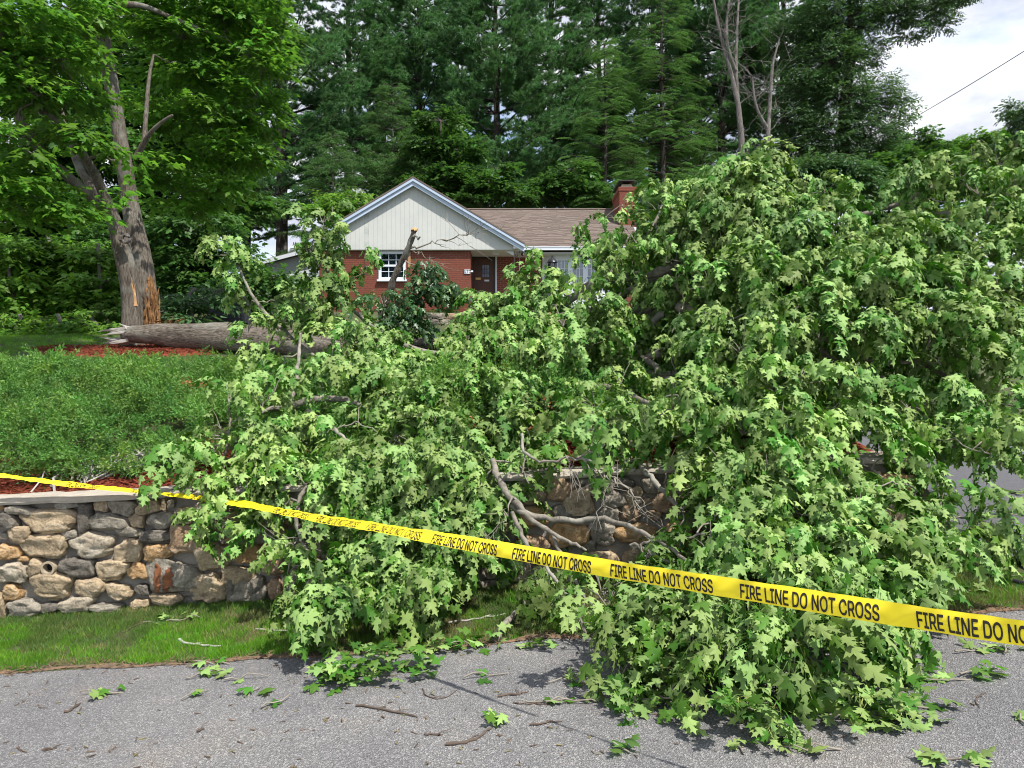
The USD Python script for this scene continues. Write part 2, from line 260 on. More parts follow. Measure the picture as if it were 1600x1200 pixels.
def ground_hit(px, py):
    """where the photograph's sight line meets the ground"""
    for Y in np.arange(1.5, 40, 0.01):
        p = at(px, py, Y)
        if p[2] <= ground_z(p[0], Y): return np.array([p[0], Y, float(ground_z(p[0], Y))])
    return at(px, py, 20)
def grid_mesh(xs, ys, zf):
    X, Y = np.meshgrid(xs, ys, indexing='ij'); v = np.stack([X, Y, zf(X, Y)], -1).reshape(-1, 3); nx, ny = len(xs), len(ys)
    i, j = np.meshgrid(np.arange(nx - 1), np.arange(ny - 1), indexing='ij'); a = (i * ny + j)
    q = np.stack([a, a + ny, a + ny + 1, a + 1], -1).reshape(-1, 4)
    return v, np.vstack([q[:, [0, 1, 2]], q[:, [0, 2, 3]]])
def ground_sheet(X, Y):
    z = ground_z(X, Y); n = meshkit.fbm(np.stack([X, Y, 0 * X], -1) * 0.8, 3, 5) - 0.5
    onroad = (Y < 4.45) | ((X > 3.3) & (X < 9) & (Y < 26))
    return np.where(onroad, z - 0.05, z + n * 0.08 * np.clip((Y - 5.6) / 3, 0, 1))
xs = np.unique(np.round(np.r_[np.linspace(-400, -20, 14), np.arange(-20, -7, 0.8), np.arange(-7, 4.5, 0.15), np.arange(4.5, 20, 0.8), np.linspace(20, 400, 14)], 3))
ys = np.unique(np.round(np.r_[np.linspace(-150, -8, 8), np.arange(-8, 4.3, 1.0), 4.3, 4.40, 4.46, np.arange(4.55, 5.5, 0.1), 5.54, 5.58, 5.65, np.arange(5.8, 13, 0.2), np.arange(13, 40, 1.0), np.linspace(40, 500, 14)], 3))
tag(obj('ground', grid_mesh(xs, ys, ground_sheet), M['soil'], smooth=True).GetPrim(), 'grassy yard soil rising behind the stone wall', kind='structure')
def edge_y(X):     # the road's far edge wanders a little; at the driveway the verge ends in a rounded tip
    return 4.45 + 0.03 * np.sin(X * 1.7) + 0.02 * np.sin(X * 4.1 + 1) + 0.012 * np.sin(X * 11)
def road_mesh():
    X = np.r_[np.linspace(-60, -8, 20), np.arange(-7.5, 8, 0.1), np.linspace(8.5, 60, 20)]; n = len(X)
    Y0 = np.full(n, -9.0); Y1 = edge_y(X); z = 0.065 * X
    v = np.vstack([np.c_[X, Y0, z], np.c_[X, (Y0 + Y1) / 2, z], np.c_[X, Y1, z + 0.002]])
    f = []
    for r in range(2):
        for k in range(n - 1): a, b = r * n + k, (r + 1) * n + k; f += [[a, a + 1, b + 1], [a, b + 1, b]]
    return v, np.array(f)
tag(obj('road', road_mesh(), M['asphalt'], smooth=True).GetPrim(), 'grey speckled asphalt road in the foreground', kind='structure')
def drive_mesh():
    Y = np.r_[np.arange(4.40, 8, 0.1), np.arange(8, 30, 0.8)]
    rows = []
    for y in Y:
        x0 = 3.25 + 0.5 * np.clip((y - 4.45) / 0.5, 0, 1) ** 0.6 - (0 if y > 4.47 else 0.0) + 0.03 * math.sin(y * 5); x1 = 9 - 0.4 * np.clip((y - 4.45), 0, 3)
        t = np.linspace(0, 1, 8); x = x0 + (x1 - x0) * t; rows.append(np.c_[x, np.full(8, y), 0.065 * x + 0.055 * max(y - 4.5, 0) + 0.004])
    v = np.vstack(rows); f = []
    for r in range(len(Y) - 1):
        for k in range(7): a = r * 8 + k; b = a + 8; f += [[a, a + 1, b + 1], [a, b + 1, b]]
    return v, np.array(f)
tag(obj('driveway', drive_mesh(), M['drive'], smooth=True).GetPrim(), 'darker asphalt side street running uphill on the right', kind='structure')
tag(obj('roadside_litter', grid_mesh(np.arange(-9, 3.4, 0.1), np.array([0.0, 0.5, 1.0]), lambda X, t: 0.0 * X), M['rustedge']).GetPrim(), 'strip of brown needle litter along the road edge', kind='structure')
P = UsdGeom.Mesh.Get(stage, '/World/roadside_litter'); pv = np.array(P.GetPointsAttr().Get()); tt = pv[:, 1].copy()
pv[:, 1] = edge_y(pv[:, 0]) - 0.03 + tt * (0.03 + 0.02 * np.sin(pv[:, 0] * 7) + 0.015 * np.sin(pv[:, 0] * 17)); pv[:, 2] = np.where(pv[:, 1] < 4.47, 0.065 * pv[:, 0], ground_z(pv[:, 0], pv[:, 1])) + 0.010 - 0.004 * (tt == 0)
P.GetPointsAttr().Set(Vt.Vec3fArray.FromNumpy(pv.astype(np.float32)))
def mulch_z(X, Y): return ground_sheet(X, Y) + 0.025
tag(obj('mulch_bed', grid_mesh(np.arange(-9, 3.1, 0.15), np.arange(5.72, 6.7, 0.12), mulch_z), M['mulch'], smooth=True).GetPrim(), 'red bark mulch behind the wall coping', kind='structure')
def ring_mesh(cx, cy, rx, ry):
    t = np.linspace(0, 2 * np.pi, 48, endpoint=False); v = [[cx, cy, float(ground_sheet(np.array(cx), np.array(cy))) + 0.05]]; f = []
    for k, r in enumerate((0.35, 0.7, 1.0)):
        for a in t:
            x, y = cx + rx * r * math.cos(a) * (1 + 0.05 * math.sin(5 * a)), cy + ry * r * math.sin(a); v.append([x, y, float(ground_sheet(np.array(x), np.array(y))) + (0.05, 0.04, 0.006)[k]])
    for j in range(48):
        f.append([0, 1 + j, 1 + (j + 1) % 48])
        for k in range(2): a = 1 + k * 48 + j; b = 1 + k * 48 + (j + 1) % 48; f += [[a, a + 48, b + 48], [a, b + 48, b]]
    return np.array(v), np.array(f)
tag(obj('mulch_ring', ring_mesh(-6.3, 12.2, 1.75, 0.9), M['mulch'], smooth=True).GetPrim(), 'ring of red mulch around the broken maple', kind='structure')
# ------------------------------------------------------------------ stone retaining wall
wall = thing('retaining_wall', 'low retaining wall of rounded mortared fieldstones with a concrete coping', 'wall', (0, WALL_Y, 0))
WX0, WX1 = -7.2, 3.05
def wall_base(X): return 0.065 * X + 0.08
m = MB(); X = np.arange(WX0, WX1 + 0.01, 0.15); n = len(X)
rows = []
for zf, y in ((lambda x: wall_base(x) - 0.15, WALL_Y), (wall_top, WALL_Y), (wall_top, WALL_Y + 0.3), (lambda x: wall_base(x) - 0.15, WALL_Y + 0.3)):
    rows.append(np.c_[X, y + 0.012 * (meshkit.noise(np.c_[X * 3, X * 0, X * 0]) - 0.5) * 2, zf(X)])
f = []
for r in range(3):
    for k in range(n - 1): a = r * n + k; f += [[a, a + 1, a + 1 + n], [a, a + 1 + n, a + n]]
f += [[n - 1, 4 * n - 1, 3 * n - 1], [n - 1, 3 * n - 1, 2 * n - 1]]
m.add(np.vstack(rows), np.array(f)); obj('mortar', m.mesh(), M['mortar'], wall, smooth=30)
# coping: one rounded concrete cap
sec = np.array([(-0.075, 0.0), (-0.085, 0.02), (-0.072, 0.042), (0.05, 0.048), (0.2, 0.046), (0.31, 0.04), (0.32, 0.0)])
X = np.arange(WX0, WX1 + 0.01, 0.05); rows = []
for x in X:
    nz = meshkit.noise(np.c_[np.full(len(sec), x * 9), sec[:, 0] * 9, sec[:, 1] * 0], 3) - 0.5
    rows.append(np.c_[np.full(len(sec), x), WALL_Y + sec[:, 0] + nz * 0.02 + 0.015 * math.sin(x * 2.1), wall_top(x) + 0.002 + sec[:, 1] + nz * 0.012])
v = np.vstack(rows); ns = len(sec); f = []
for k in range(len(X) - 1):
    for r in range(ns): a = k * ns + r; b = k * ns + (r + 1) % ns; f += [[a, a + ns, b + ns], [a, b + ns, b]]
obj('coping', (v, np.array(f)), M['coping'], wall, smooth=40, label='rough pale concrete coping on the wall')
# stones read off the photograph, in pixels of an enlargement (3.428 per photograph pixel, origin 0, 720): centre, width, height, kind
ST = '''115 262 150 55 grey;270 315 300 128 tan;365 235 160 38 grey;460 300 62 172 dark;550 238 74 68 tan;665 250 132 92 grey;800 245 122 74 tan;877 237 28 62 tan;916 230 42 52 grey;40 320 122 92 dark;8 250 24 34 orange;
580 325 226 92 grey;738 315 90 78 tan;868 315 136 90 grey;115 390 132 86 tan;25 405 62 34 grey;240 450 232 142 tan;375 395 92 58 grey;495 450 242 132 white;690 375 142 66 grey;840 400 172 66 dark;1000 415 172 162 brown;1005 290 112 82 tan;
50 487 118 88 orange;130 525 72 26 orange;695 485 152 132 tan;850 490 142 98 orange;1110 365 120 100 tan;1150 510 202 152 tan;1345 500 152 112 orange;75 600 150 112 white;195 575 92 98 tan;425 570 182 112 dark;605 580 162 118 tan;748 590 108 92 orange;
925 610 274 194 grey;1265 610 162 104 tan;1470 570 112 92 brown;70 705 106 82 orange;280 660 238 124 tan;485 675 160 108 tan;638 698 146 84 tan;762 690 82 56 dark;1115 680 182 172 tan;1340 690 200 130 grey;1245 690 56 122 dark;130 790 182 92 grey;18 780 46 140 tan;
270 785 100 58 dark;415 770 195 88 white;575 785 162 52 grey;750 765 96 52 tan;890 740 192 62 tan;1010 700 72 52 dark;1480 690 82 112 brown;1240 300 140 90 tan;1400 400 130 80 grey'''
stones = []
for s in ST.replace('\n', '').split(';'):
    a = s.split()
    if len(a) < 5: continue
    cx, cy, w, h = map(float, a[:4]); k = 1 / 3.428; px, py = cx * k, 720 + cy * k
    p = at(px, py, WALL_Y - 0.03); sc = k / F * WALL_Y
    stones.append([p[0], p[2], w * sc * 1.0, h * sc * 1.0, a[4]])
# on the right the dark round stones seen in the gap of the leaves
for px, py, w, h, k in ((872, 762, 46, 40, 'brown'), (905, 785, 44, 46, 'tan'), (935, 760, 44, 30, 'dark'), (958, 780, 38, 30, 'grey'), (888, 800, 52, 26, 'dark'), (952, 806, 34, 26, 'grey'), (985, 800, 30, 26, 'brown'), (888, 835, 58, 40, 'orange'), (940, 832, 44, 36, 'grey'), (990, 775, 30, 26, 'tan'), (905, 752, 26, 18, 'dark'), (975, 755, 30, 20, 'dark')):
    p = at(px, py, WALL_Y - 0.03); sc = WALL_Y / F; stones.append([p[0], p[2], w * sc, h * sc, k])
rng = np.random.RandomState(11)
A = np.linspace(0, 2 * np.pi, 16, endpoint=False)
def fits(x, z, w, h):
    bx, bz = x + w / 2 * 0.94 * np.cos(A), z + h / 2 * 0.94 * np.sin(A)
    if (bz < wall_base(bx) - 0.03).any() or (bz > wall_top(bx) - 0.005).any(): return False
    pp = at(290 / 3.428, 720 + 563 / 3.428, WALL_Y)
    if math.hypot(x - pp[0], z - pp[2]) < 0.055 + min(w, h) / 2: return False
    for sx_, sz_, sw, sh, _ in stones:
        if abs(sx_ - x) > 0.5: continue
        if ((((bx - sx_) / (sw / 2)) ** 2 + ((bz - sz_) / (sh / 2)) ** 2) < 0.97).any() or (((sx_ + sw / 2 * np.cos(A) - x) / (w / 2)) ** 2 + ((sz_ + sh / 2 * np.sin(A) - z) / (h / 2)) ** 2 < 0.97).any(): return False
    return True
for w0, tries in ((0.30, 700), (0.22, 1400), (0.16, 2000), (0.11, 2600), (0.075, 2600), (0.05, 1800)):
    for _ in range(tries):
        x = rng.uniform(WX0 + 0.1, WX1 - 0.1); z = rng.uniform(wall_base(x), wall_top(x)); w = w0 * rng.uniform(0.85, 1.2); h = w * rng.uniform(0.5, 0.85)
        if len(stones) < 285 and fits(x, z, w, h): stones.append([x, z, w, h, rng.choice(['tan', 'grey', 'tan', 'orange', 'brown', 'grey', 'tan', 'white'])])
ico = trimesh.creation.icosphere(3); IV = np.array(ico.vertices); IFc = np.array(ico.faces)
def stone_mesh(x, z, w, h, seed, depth=None):
    r = np.random.RandomState(seed); d = depth or min(0.085, 0.28 * (w + h))
    e = r.uniform(0.62, 0.85)
    v = np.sign(IV) * np.abs(IV) ** e
    ang = np.arctan2(IV[:, 2], IV[:, 0]); ph = r.uniform(0, 6.28, 4)
    rad = 1 + 0.10 * np.sin(2 * ang + ph[0]) + 0.09 * np.sin(3 * ang + ph[1]) + 0.05 * np.sin(5 * ang + ph[2])
    rot = r.uniform(-0.12, 0.12)
    q = np.c_[v[:, 0] * w / 2 * rad, v[:, 1] * d, v[:, 2] * h / 2 * rad]
    c, s_ = math.cos(rot), math.sin(rot); q = np.c_[q[:, 0] * c - q[:, 2] * s_, q[:, 1], q[:, 0] * s_ + q[:, 2] * c]
    fr = np.clip(-q[:, 1] / d, 0, 1)      # flattish, tilted, chipped front
    q[:, 1] = np.where(q[:, 1] < -0.72 * d, -0.72 * d + (q[:, 1] + 0.72 * d) * 0.35, q[:, 1]) + fr * (q[:, 0] * r.uniform(-0.18, 0.18) + q[:, 2] * r.uniform(-0.25, 0.1))
    nn = meshkit.fbm(IV * 2.2 + seed * 3.7, 3, seed % 50) - 0.5
    n2 = meshkit.fbm(IV * 5.5 + seed, 3, 2) - 0.5; n3 = np.abs(meshkit.noise(IV * 2.6 + seed * 1.3, 5) - 0.5)
    q += IV * (nn * 0.42 + n2 * 0.24 - n3 * 0.18)[:, None] * min(w, h) * 0.5
    return q + [x, WALL_Y - 0.012, z], IFc
RUST = None
for k, (x, z, w, h, kind) in enumerate(stones):
    g = stone_mesh(x, z, w * 1.03, h * 1.04, 100 + k)
    s_ = obj('stone', g, M[kind], wall, smooth=38)
    if abs(w - 274 / 3.428 / F * WALL_Y) < 0.002 and kind == 'grey': s_.GetPrim().SetCustomDataByKey('label', 'large grey stone with two rust streaks'); RUST = (x, z, w, h)
# rust streaks: thin skins lying on the big grey stone
def on_stone(x0, x1, z0, z1, seed):
    g = stone_mesh(RUST[0], RUST[1], RUST[2] * 1.03, RUST[3] * 1.04, seed); tm = trimesh.Trimesh(*g, process=False).subdivide()
    c = tm.triangles_center; wob = 0.004 * np.sin(c[:, 2] * 60) + 0.004 * np.sin(c[:, 2] * 140)
    keep = (c[:, 0] + wob > x0) & (c[:, 0] + wob < x1) & (c[:, 2] > z0 + 0.03 * np.sin(c[:, 0] * 90)) & (c[:, 2] < z1 + 0.03 * np.sin(c[:, 0] * 70)) & (tm.face_normals[:, 1] < -0.1)
    tm.update_faces(keep); tm.remove_unreferenced_vertices(); v = np.array(tm.vertices); v[:, 1] -= 0.004; return v, np.array(tm.faces)
ri = [k for k, s in enumerate(stones) if s[0] == RUST[0]][0] + 100
for cx, w_, ct, cb in ((860, 34, 560, 690), (915, 52, 585, 680)):
    a = at((cx - w_ / 2) / 3.428, 720 + cb / 3.428, WALL_Y - 0.03); b = at((cx + w_ / 2) / 3.428, 720 + ct / 3.428, WALL_Y - 0.03)
    g = on_stone(a[0], b[0], a[2], b[2], ri)
    if len(g[1]): obj('rust_streak', g, M['rust'], wall, smooth=True)
pc = at(290 / 3.428, 720 + 563 / 3.428, WALL_Y)
ring = trimesh.creation.annulus(0.037, 0.053, 0.22, sections=28); ring.apply_transform(trimesh.transformations.rotation_matrix(math.pi / 2, [1, 0, 0])); ring.apply_translation([pc[0], WALL_Y + 0.03, pc[2]])
dp = obj('drain_pipe', ring, M['clay'], wall, smooth=30, label='clay drain pipe end set in the wall')
hole = trimesh.creation.cylinder(0.0372, 0.01, sections=24); hole.apply_transform(trimesh.transformations.rotation_matrix(math.pi / 2, [1, 0, 0])); hole.apply_translation([pc[0], WALL_Y - 0.02, pc[2]])
obj('pipe_mouth', hole, M['hole'], dp)

# ------------------------------------------------------------------ house
HS = 26.0 / F
house = thing('brick_house', 'single storey red brick house with a cream gable and brown shingle roof', 'house', (-3.5, 26, 4.1))
def brick_field(x0, x1, z0, z1, y, holes=(), axis='x', b=None, seed=0):
    """bricks proud of a mortar backing; the wall faces -y"""
    r = np.random.RandomState(seed); b = b or MB(); row = 0; z = z0
    while z < z1 - 0.02:
        zt = min(z + 0.066, z1); x = x0 - (0.108 if row % 2 else 0)
        while x < x1:
            a0, a1 = max(x, x0), min(x + 0.205, x1)
            segs = [(a0, a1)]
            for hx0, hx1, hz0, hz1 in holes:
                if zt > hz0 and z < hz1:
                    segs = [q for (s0, s1) in segs for q in ((s0, min(s1, hx0)), (max(s0, hx1), s1)) if q[1] - q[0] > 0.02]
            for s0, s1 in segs:
                if s1 - s0 < 0.02: continue
                p = r.uniform(0, 0.004)
                if axis == 'x': v = [(s0, y, z), (s1, y, z), (s1, y, zt), (s0, y, zt), (s0, y - 0.010 - p, z), (s1, y - 0.010 - p, z), (s1, y - 0.010 - p, zt), (s0, y - 0.010 - p, zt)]
                else: v = [(y, s0, z), (y, s1, z), (y, s1, zt), (y, s0, zt), (y + axis * (0.010 + p), s0, z), (y + axis * (0.010 + p), s1, z), (y + axis * (0.010 + p), s1, zt), (y + axis * (0.010 + p), s0, zt)]
                b.add(v, [[4, 5, 6, 7], [7, 6, 2, 3], [0, 1, 5, 4], [0, 4, 7, 3], [1, 2, 6, 5]])
            x += 0.216
        z += 0.0765; row += 1
    return b
GZ, FL = 3.7, 4.3                  # ground under the house, floor level
WZ = 6.46                          # wall head
WLX, PX = -6.96, -1.51             # brick wall's left end, porch corner
win = (-4.82, -3.79, 5.28, 6.38)
# window opening seen at photograph x 592-634
wl, wr = (592 - 800) * HS, (634 - 800) * HS; win = (wl, wr, 1.6 + (600 - 437) * HS, 6.40)
b = MB(); b.box(WLX, win[0], 26.0, 26.25, GZ, WZ); b.box(win[1], PX, 26.0, 26.25, GZ, WZ); b.box(win[0], win[1], 26.0, 26.25, GZ, win[2]); b.box(win[0], win[1], 26.0, 26.25, win[3], WZ)
b.box(PX - 0.25, PX - 0.002, 26.25, 27.2, GZ, WZ)
front = obj('front_wall', b.mesh(), M['bmortar'], house)
obj('brick', brick_field(WLX, PX, GZ, WZ, 25.999, [win], seed=1).mesh(), M['brick'], front, kind='stuff')
b2 = brick_field(26.0, 27.2, GZ, WZ, PX - 0.001, axis=1, seed=2)
obj('brick', b2.mesh(), M['brick'], front, kind='stuff')
EX = 4.55                          # right end of the house
BY0, BX0, BX1 = 26.75, 1.16, 3.75  # bay window
DY = 27.2; dsc = DY / F
dx0, dx1, dz1 = (737 - 800) * dsc, (774 - 800) * dsc, 1.6 + (600 - 400.5) * dsc
b = MB(); b.box(PX, dx0 - 0.06, DY, DY + 0.25, GZ, 6.7); b.box(dx1 + 0.06, EX, DY, DY + 0.25, GZ, 6.7); b.box(dx0 - 0.06, dx1 + 0.06, DY, DY + 0.25, dz1 + 0.06, 6.7); b.box(dx0 - 0.06, dx1 + 0.06, DY, DY + 0.25, GZ, FL)
back = obj('porch_wall', b.mesh(), M['bmortar'], house)
hole_d = (dx0 - 0.06, dx1 + 0.06, FL, dz1 + 0.06)
obj('brick', brick_field(PX, EX, GZ, 6.7, DY - 0.001, [hole_d, (BX0 + 0.3, BX1 - 0.3, 4.75, 6.7)], seed=3).mesh(), M['brick'], back, kind='stuff')
b = MB(); b.box(EX - 0.25, EX - 0.002, DY + 0.25, 34.0, GZ, 6.7); obj('end_wall', b.mesh(), M['bmortar'], house)
b = MB(); b.box(WLX, WLX + 0.25, 26.25, 34.0, GZ, WZ); b.box(WLX, EX, 33.75, 34.0, GZ, WZ); obj('back_wall', b.mesh(), M['bmortar'], house)
b = MB(); b.box(PX, 1.0, 26.0, DY, GZ, FL - 0.02); obj('porch_floor', b.mesh(), M['coping'], house)
# window
w = MB(); t = 0.085; x0, x1, z0, z1 = win
for a in ((x0, x0 + t, z0, z1), (x1 - t, x1, z0, z1), (x0 + t, x1 - t, z1 - t, z1), (x0 + t, x1 - t, z0, z0 + t)): w.box(a[0], a[1], 25.95, 26.12, a[2], a[3])
zm = (z0 + z1) / 2; w.box(x0 + t, x1 - t, 25.99, 26.08, zm - 0.035, zm + 0.035)
wf = obj('window', w.mesh(), M['trim'], house, label='white framed window with small panes')
q = MB(); q.box(x0 + t, x1 - t, 26.05, 26.056, z0 + t, zm - 0.035); obj('pane', q.mesh(), M['pane'], wf)
q = MB(); q.box(x0 + t, x1 - t, 26.04, 26.046, zm + 0.035, z1 - t); obj('pane', q.mesh(), M['pane'], wf)
q = MB()
for k in (1, 2): xx = x0 + t + (x1 - x0 - 2 * t) * k / 3; q.box(xx - 0.011, xx + 0.011, 26.02, 26.037, z0 + t, z1 - t)
for zz in ((z0 + t + zm) / 2, (zm + z1 - t) / 2): q.box(x0 + t, x1 - t, 26.021, 26.036, zz - 0.011, zz + 0.011)
obj('muntin', q.mesh(), M['trim'], wf)
q = MB(); q.box(x0 - 0.05, x1 + 0.05, 25.88, 26.02, z0 - 0.07, z0 - 0.003); obj('sill', q.mesh(), M['trim'], wf)
q = MB(); q.box(x0, x1, 26.5, 26.52, z0, z1); obj('curtain', q.mesh(), M['curtain'], wf)
for xc in (x0 - 0.085, x1 + 0.13):
    q = MB(); q.box(xc - 0.05, xc + 0.05, 25.945, 25.985, z1 - 0.58, z1 - 0.02); obj('shutter_stub', q.mesh(), M['cedar'], house, label='bare cedar board left where a shutter was')
# gable: vertical boards
AX, AZ, EXR, EZ = (647.5 - 800) * HS, 1.6 + (600 - 290) * HS, (808 - 800) * HS, 6.44
slope = 0.595; GL = 2 * AX - EXR
gb = MB(); gb.add(*prism([(GL, EZ + 0.02), (EXR, EZ + 0.02), (EXR, AZ - slope * (EXR - AX)), (AX, AZ), (GL, AZ - slope * (AX - GL))], 25.86, 25.99)); gable = obj('gable', gb.mesh(), M['siding'], house)
M['stain'] = mat('stained_siding', (0.36, 0.40, 0.38), 0.7, (3.5, (0.52, 0.53, 0.5), 0.12))
bw = 0.162; k = 0; x = GL
while x < EXR - 0.02:
    xa, xb = x + 0.002, min(x + bw, EXR) - 0.002; top = lambda xx: AZ - slope * abs(xx - AX) - 0.01
    poly = [(xa, EZ), (xb, EZ), (xb, top(xb))] + ([(AX, top(AX))] if xa < AX < xb else []) + [(xa, top(xa))]
    obj('siding_board', prism(poly, 25.845 - 0.001 * (k % 3), 25.859), M['stain' if (564 - 800) * HS < x < (576 - 800) * HS else 'siding'], gable); x += bw; k += 1
def rake(x0, z0, x1, z1, y0, y1, h, off=0.0):
    return prism([(x0, z0 + off), (x1, z1 + off), (x1, z1 + off - h), (x0, z0 + off - h)], y0, y1)
TX, TZ = (819 - 800) * HS, AZ - slope * ((819 - 800) * HS - AX) + 0.10
LX = 2 * AX - TX
for sgn in (1, -1):
    ex = TX if sgn > 0 else LX
    obj('rake_board', rake(AX, AZ + 0.10 + 0.0, ex, TZ, 25.66, 25.70, 0.19) if sgn > 0 else rake(ex, TZ, AX, AZ + 0.10, 25.66, 25.70, 0.19), M['bluetrim'], house)
    obj('rake_board', rake(AX, AZ + 0.16, ex, TZ + 0.06, 25.61, 25.659, 0.10) if sgn > 0 else rake(ex, TZ + 0.06, AX, AZ + 0.16, 25.61, 25.659, 0.10), M['bluetrim'], house)
    obj('rake_soffit', rake(AX, AZ + 0.02, ex, TZ - 0.08, 25.701, 25.858, 0.03) if sgn > 0 else rake(ex, TZ - 0.08, AX, AZ + 0.02, 25.701, 25.858, 0.03), M['trim'], house)
# gable wing's roof slabs (run back over the house)
for sgn in (1, -1):
    ex = TX if sgn > 0 else LX
    a = ((AX, AZ + 0.23), (ex, TZ + 0.13)) if sgn > 0 else ((ex, TZ + 0.13), (AX, AZ + 0.23))
    obj('wing_roof', rake(a[0][0], a[0][1], a[1][0], a[1][1], 25.60, 30.6 if sgn > 0 else 34.4, 0.06), M['shingle'], house)
q = MB(); q.box(GL, EXR, 25.86, 27.19, 6.425, 6.439); obj('porch_ceiling', q.mesh(), M['siding'], house)
q = MB(); q.box((802 - 800) * HS, TX, 25.70, 26.4, 6.46, 6.56); obj('eave_return', q.mesh(), M['trim'], house)
q = MB(); q.box(-0.72, -0.48, 26.3, 26.55, 6.37, 6.424); obj('porch_light', q.mesh(), M['trim'], house)
# main roof: rows of shingles on a slab
E0, Z0, RY, RZ = 26.35, 6.62, 30.28, 8.95; RX1 = EX + 0.25; ang = math.atan2(RZ - Z0, RY - E0); RL = math.hypot(RY - E0, RZ - Z0)
def on_roof(u, s, h):     # u along x, s up the slope, h above it
    return (u, E0 + s * math.cos(ang) - h * math.sin(ang), Z0 + s * math.sin(ang) + h * math.cos(ang))
q = MB(); c0 = [on_roof(u, s, h) for u in (AX, RX1) for s in (0, RL) for h in (-0.06, 0.0)]
q.add(c0, [[0, 1, 3, 2], [4, 6, 7, 5], [0, 4, 5, 1], [2, 3, 7, 6], [0, 2, 6, 4], [1, 5, 7, 3]])
c1 = [(x, 2 * RY - y, z) for x, y, z in c0]; q.add(c1, [[0, 2, 3, 1], [4, 5, 7, 6], [0, 1, 5, 4], [2, 6, 7, 3], [0, 4, 6, 2], [1, 3, 7, 5]])
roof = obj('roof', q.mesh(), M['shingle'], house)
sh = MB(); r = np.random.RandomState(5); row = 0; s = -0.03
while s < RL - 0.05:
    u = AX + 0.2 - r.uniform(0, 0.3)
    while u < RX1:
        wv = r.choice([0.16, 0.22, 0.30, 0.36]); a, e = u + 0.004, min(u + wv, RX1) - 0.004; lift = r.choice([0.012, 0.020, 0.024]); se = min(s + 0.19, RL)
        p = [on_roof(a, s, lift), on_roof(e, s, lift), on_roof(e, se, 0.006), on_roof(a, se, 0.006), on_roof(a, s, 0.0), on_roof(e, s, 0.0)]
        sh.add(p, np.array([[0, 1, 2], [0, 2, 3], [4, 5, 1], [4, 1, 0]])); u += wv
    s += 0.142; row += 1
obj('shingle', sh.mesh(), M['shingle'], roof, kind='stuff')
q = MB(); q.add(*tube([(AX, RY, RZ + 0.02), (RX1, RY, RZ + 0.02)], 0.05, 6)); obj('ridge_cap', q.mesh(), M['shingle'], roof)
q = MB(); q.add(*prism([(E0 + 0.1, 6.62), (RY, 8.85), (2 * RY - E0 - 0.1, 6.62)], EX - 0.2, EX - 0.01)); v, f = q.mesh(); v = v[:, [1, 0, 2]]; obj('end_gable', (v, f[:, ::-1]), M['siding'], house)
# gutter, eave soffit, bay
q = MB(); q.box(TX + 0.01, RX1, 26.22, 26.345, 6.50, 6.62); q.box(TX + 0.01, RX1, 26.205, 26.235, 6.595, 6.63); obj('gutter', q.mesh(), M['trim'], house)
q = MB(); q.box(TX - 0.4, RX1, 26.35, DY - 0.001, 6.40, 6.44); obj('eave_soffit', q.mesh(), M['siding'], house)
bay = [(BX0, DY), (BX0 + 0.45, BY0), (BX1 - 0.45, BY0), (BX1, DY)]
bayp = MB()
for k in range(3):
    (xa, ya), (xb, yb) = bay[k], bay[k + 1]; d = np.array([xb - xa, yb - ya]); L = np.linalg.norm(d); d /= L; nr = np.array([d[1], -d[0]])
    def panel(u0, u1, z0, z1, t0, t1):
        c = [(xa + d[0] * u + nr[0] * t_, ya + d[1] * u + nr[1] * t_, z) for u in (u0, u1) for t_ in (t0, t1) for z in (z0, z1)]
        return c, np.array([[0, 1, 3, 2], [4, 6, 7, 5], [0, 4, 5, 1], [2, 3, 7, 6], [0, 2, 6, 4], [1, 5, 7, 3]])
    nwin = 1 if k != 1 else 3; step = L / nwin
    for j in range(nwin):
        u0 = j * step; fr = MB()
        fr.add(*panel(u0, u0 + 0.09, 4.95, 6.28, -0.06, 0.02)); fr.add(*panel(u0 + step - 0.09, u0 + step, 4.95, 6.28, -0.06, 0.02)); fr.add(*panel(u0 + 0.09, u0 + step - 0.09, 6.2, 6.28, -0.06, 0.02)); fr.add(*panel(u0 + 0.09, u0 + step - 0.09, 4.95, 5.05, -0.06, 0.02))
        for kk in (1, 2): uu = u0 + 0.09 + (step - 0.18) * kk / 3; fr.add(*panel(uu - 0.012, uu + 0.012, 5.05, 6.2, -0.03, 0.0))
        for zz in (5.33, 5.62, 5.91): fr.add(*panel(u0 + 0.09, u0 + step - 0.09, zz - 0.012, zz + 0.012, -0.029, -0.001))
        bf = obj('bay_window', fr.mesh(), M['trim'], house); g_ = MB(); g_.add(*panel(u0 + 0.09, u0 + step - 0.09, 5.05, 6.2, -0.05, -0.044)); obj('pane', g_.mesh(), M['pane'], bf)
    bayp.add(*panel(0, L, 6.281, 6.399, -0.08, 0.03)); bayp.add(*panel(0, L, 4.45, 4.949, -0.08, 0.03))
obj('bay_panel', bayp.mesh(), M['trim'], house)
q = MB(); q.box(BX0, BX1, DY + 0.02, DY + 0.03, 4.9, 6.3); obj('room_shade', q.mesh(), M['curtain'], house)
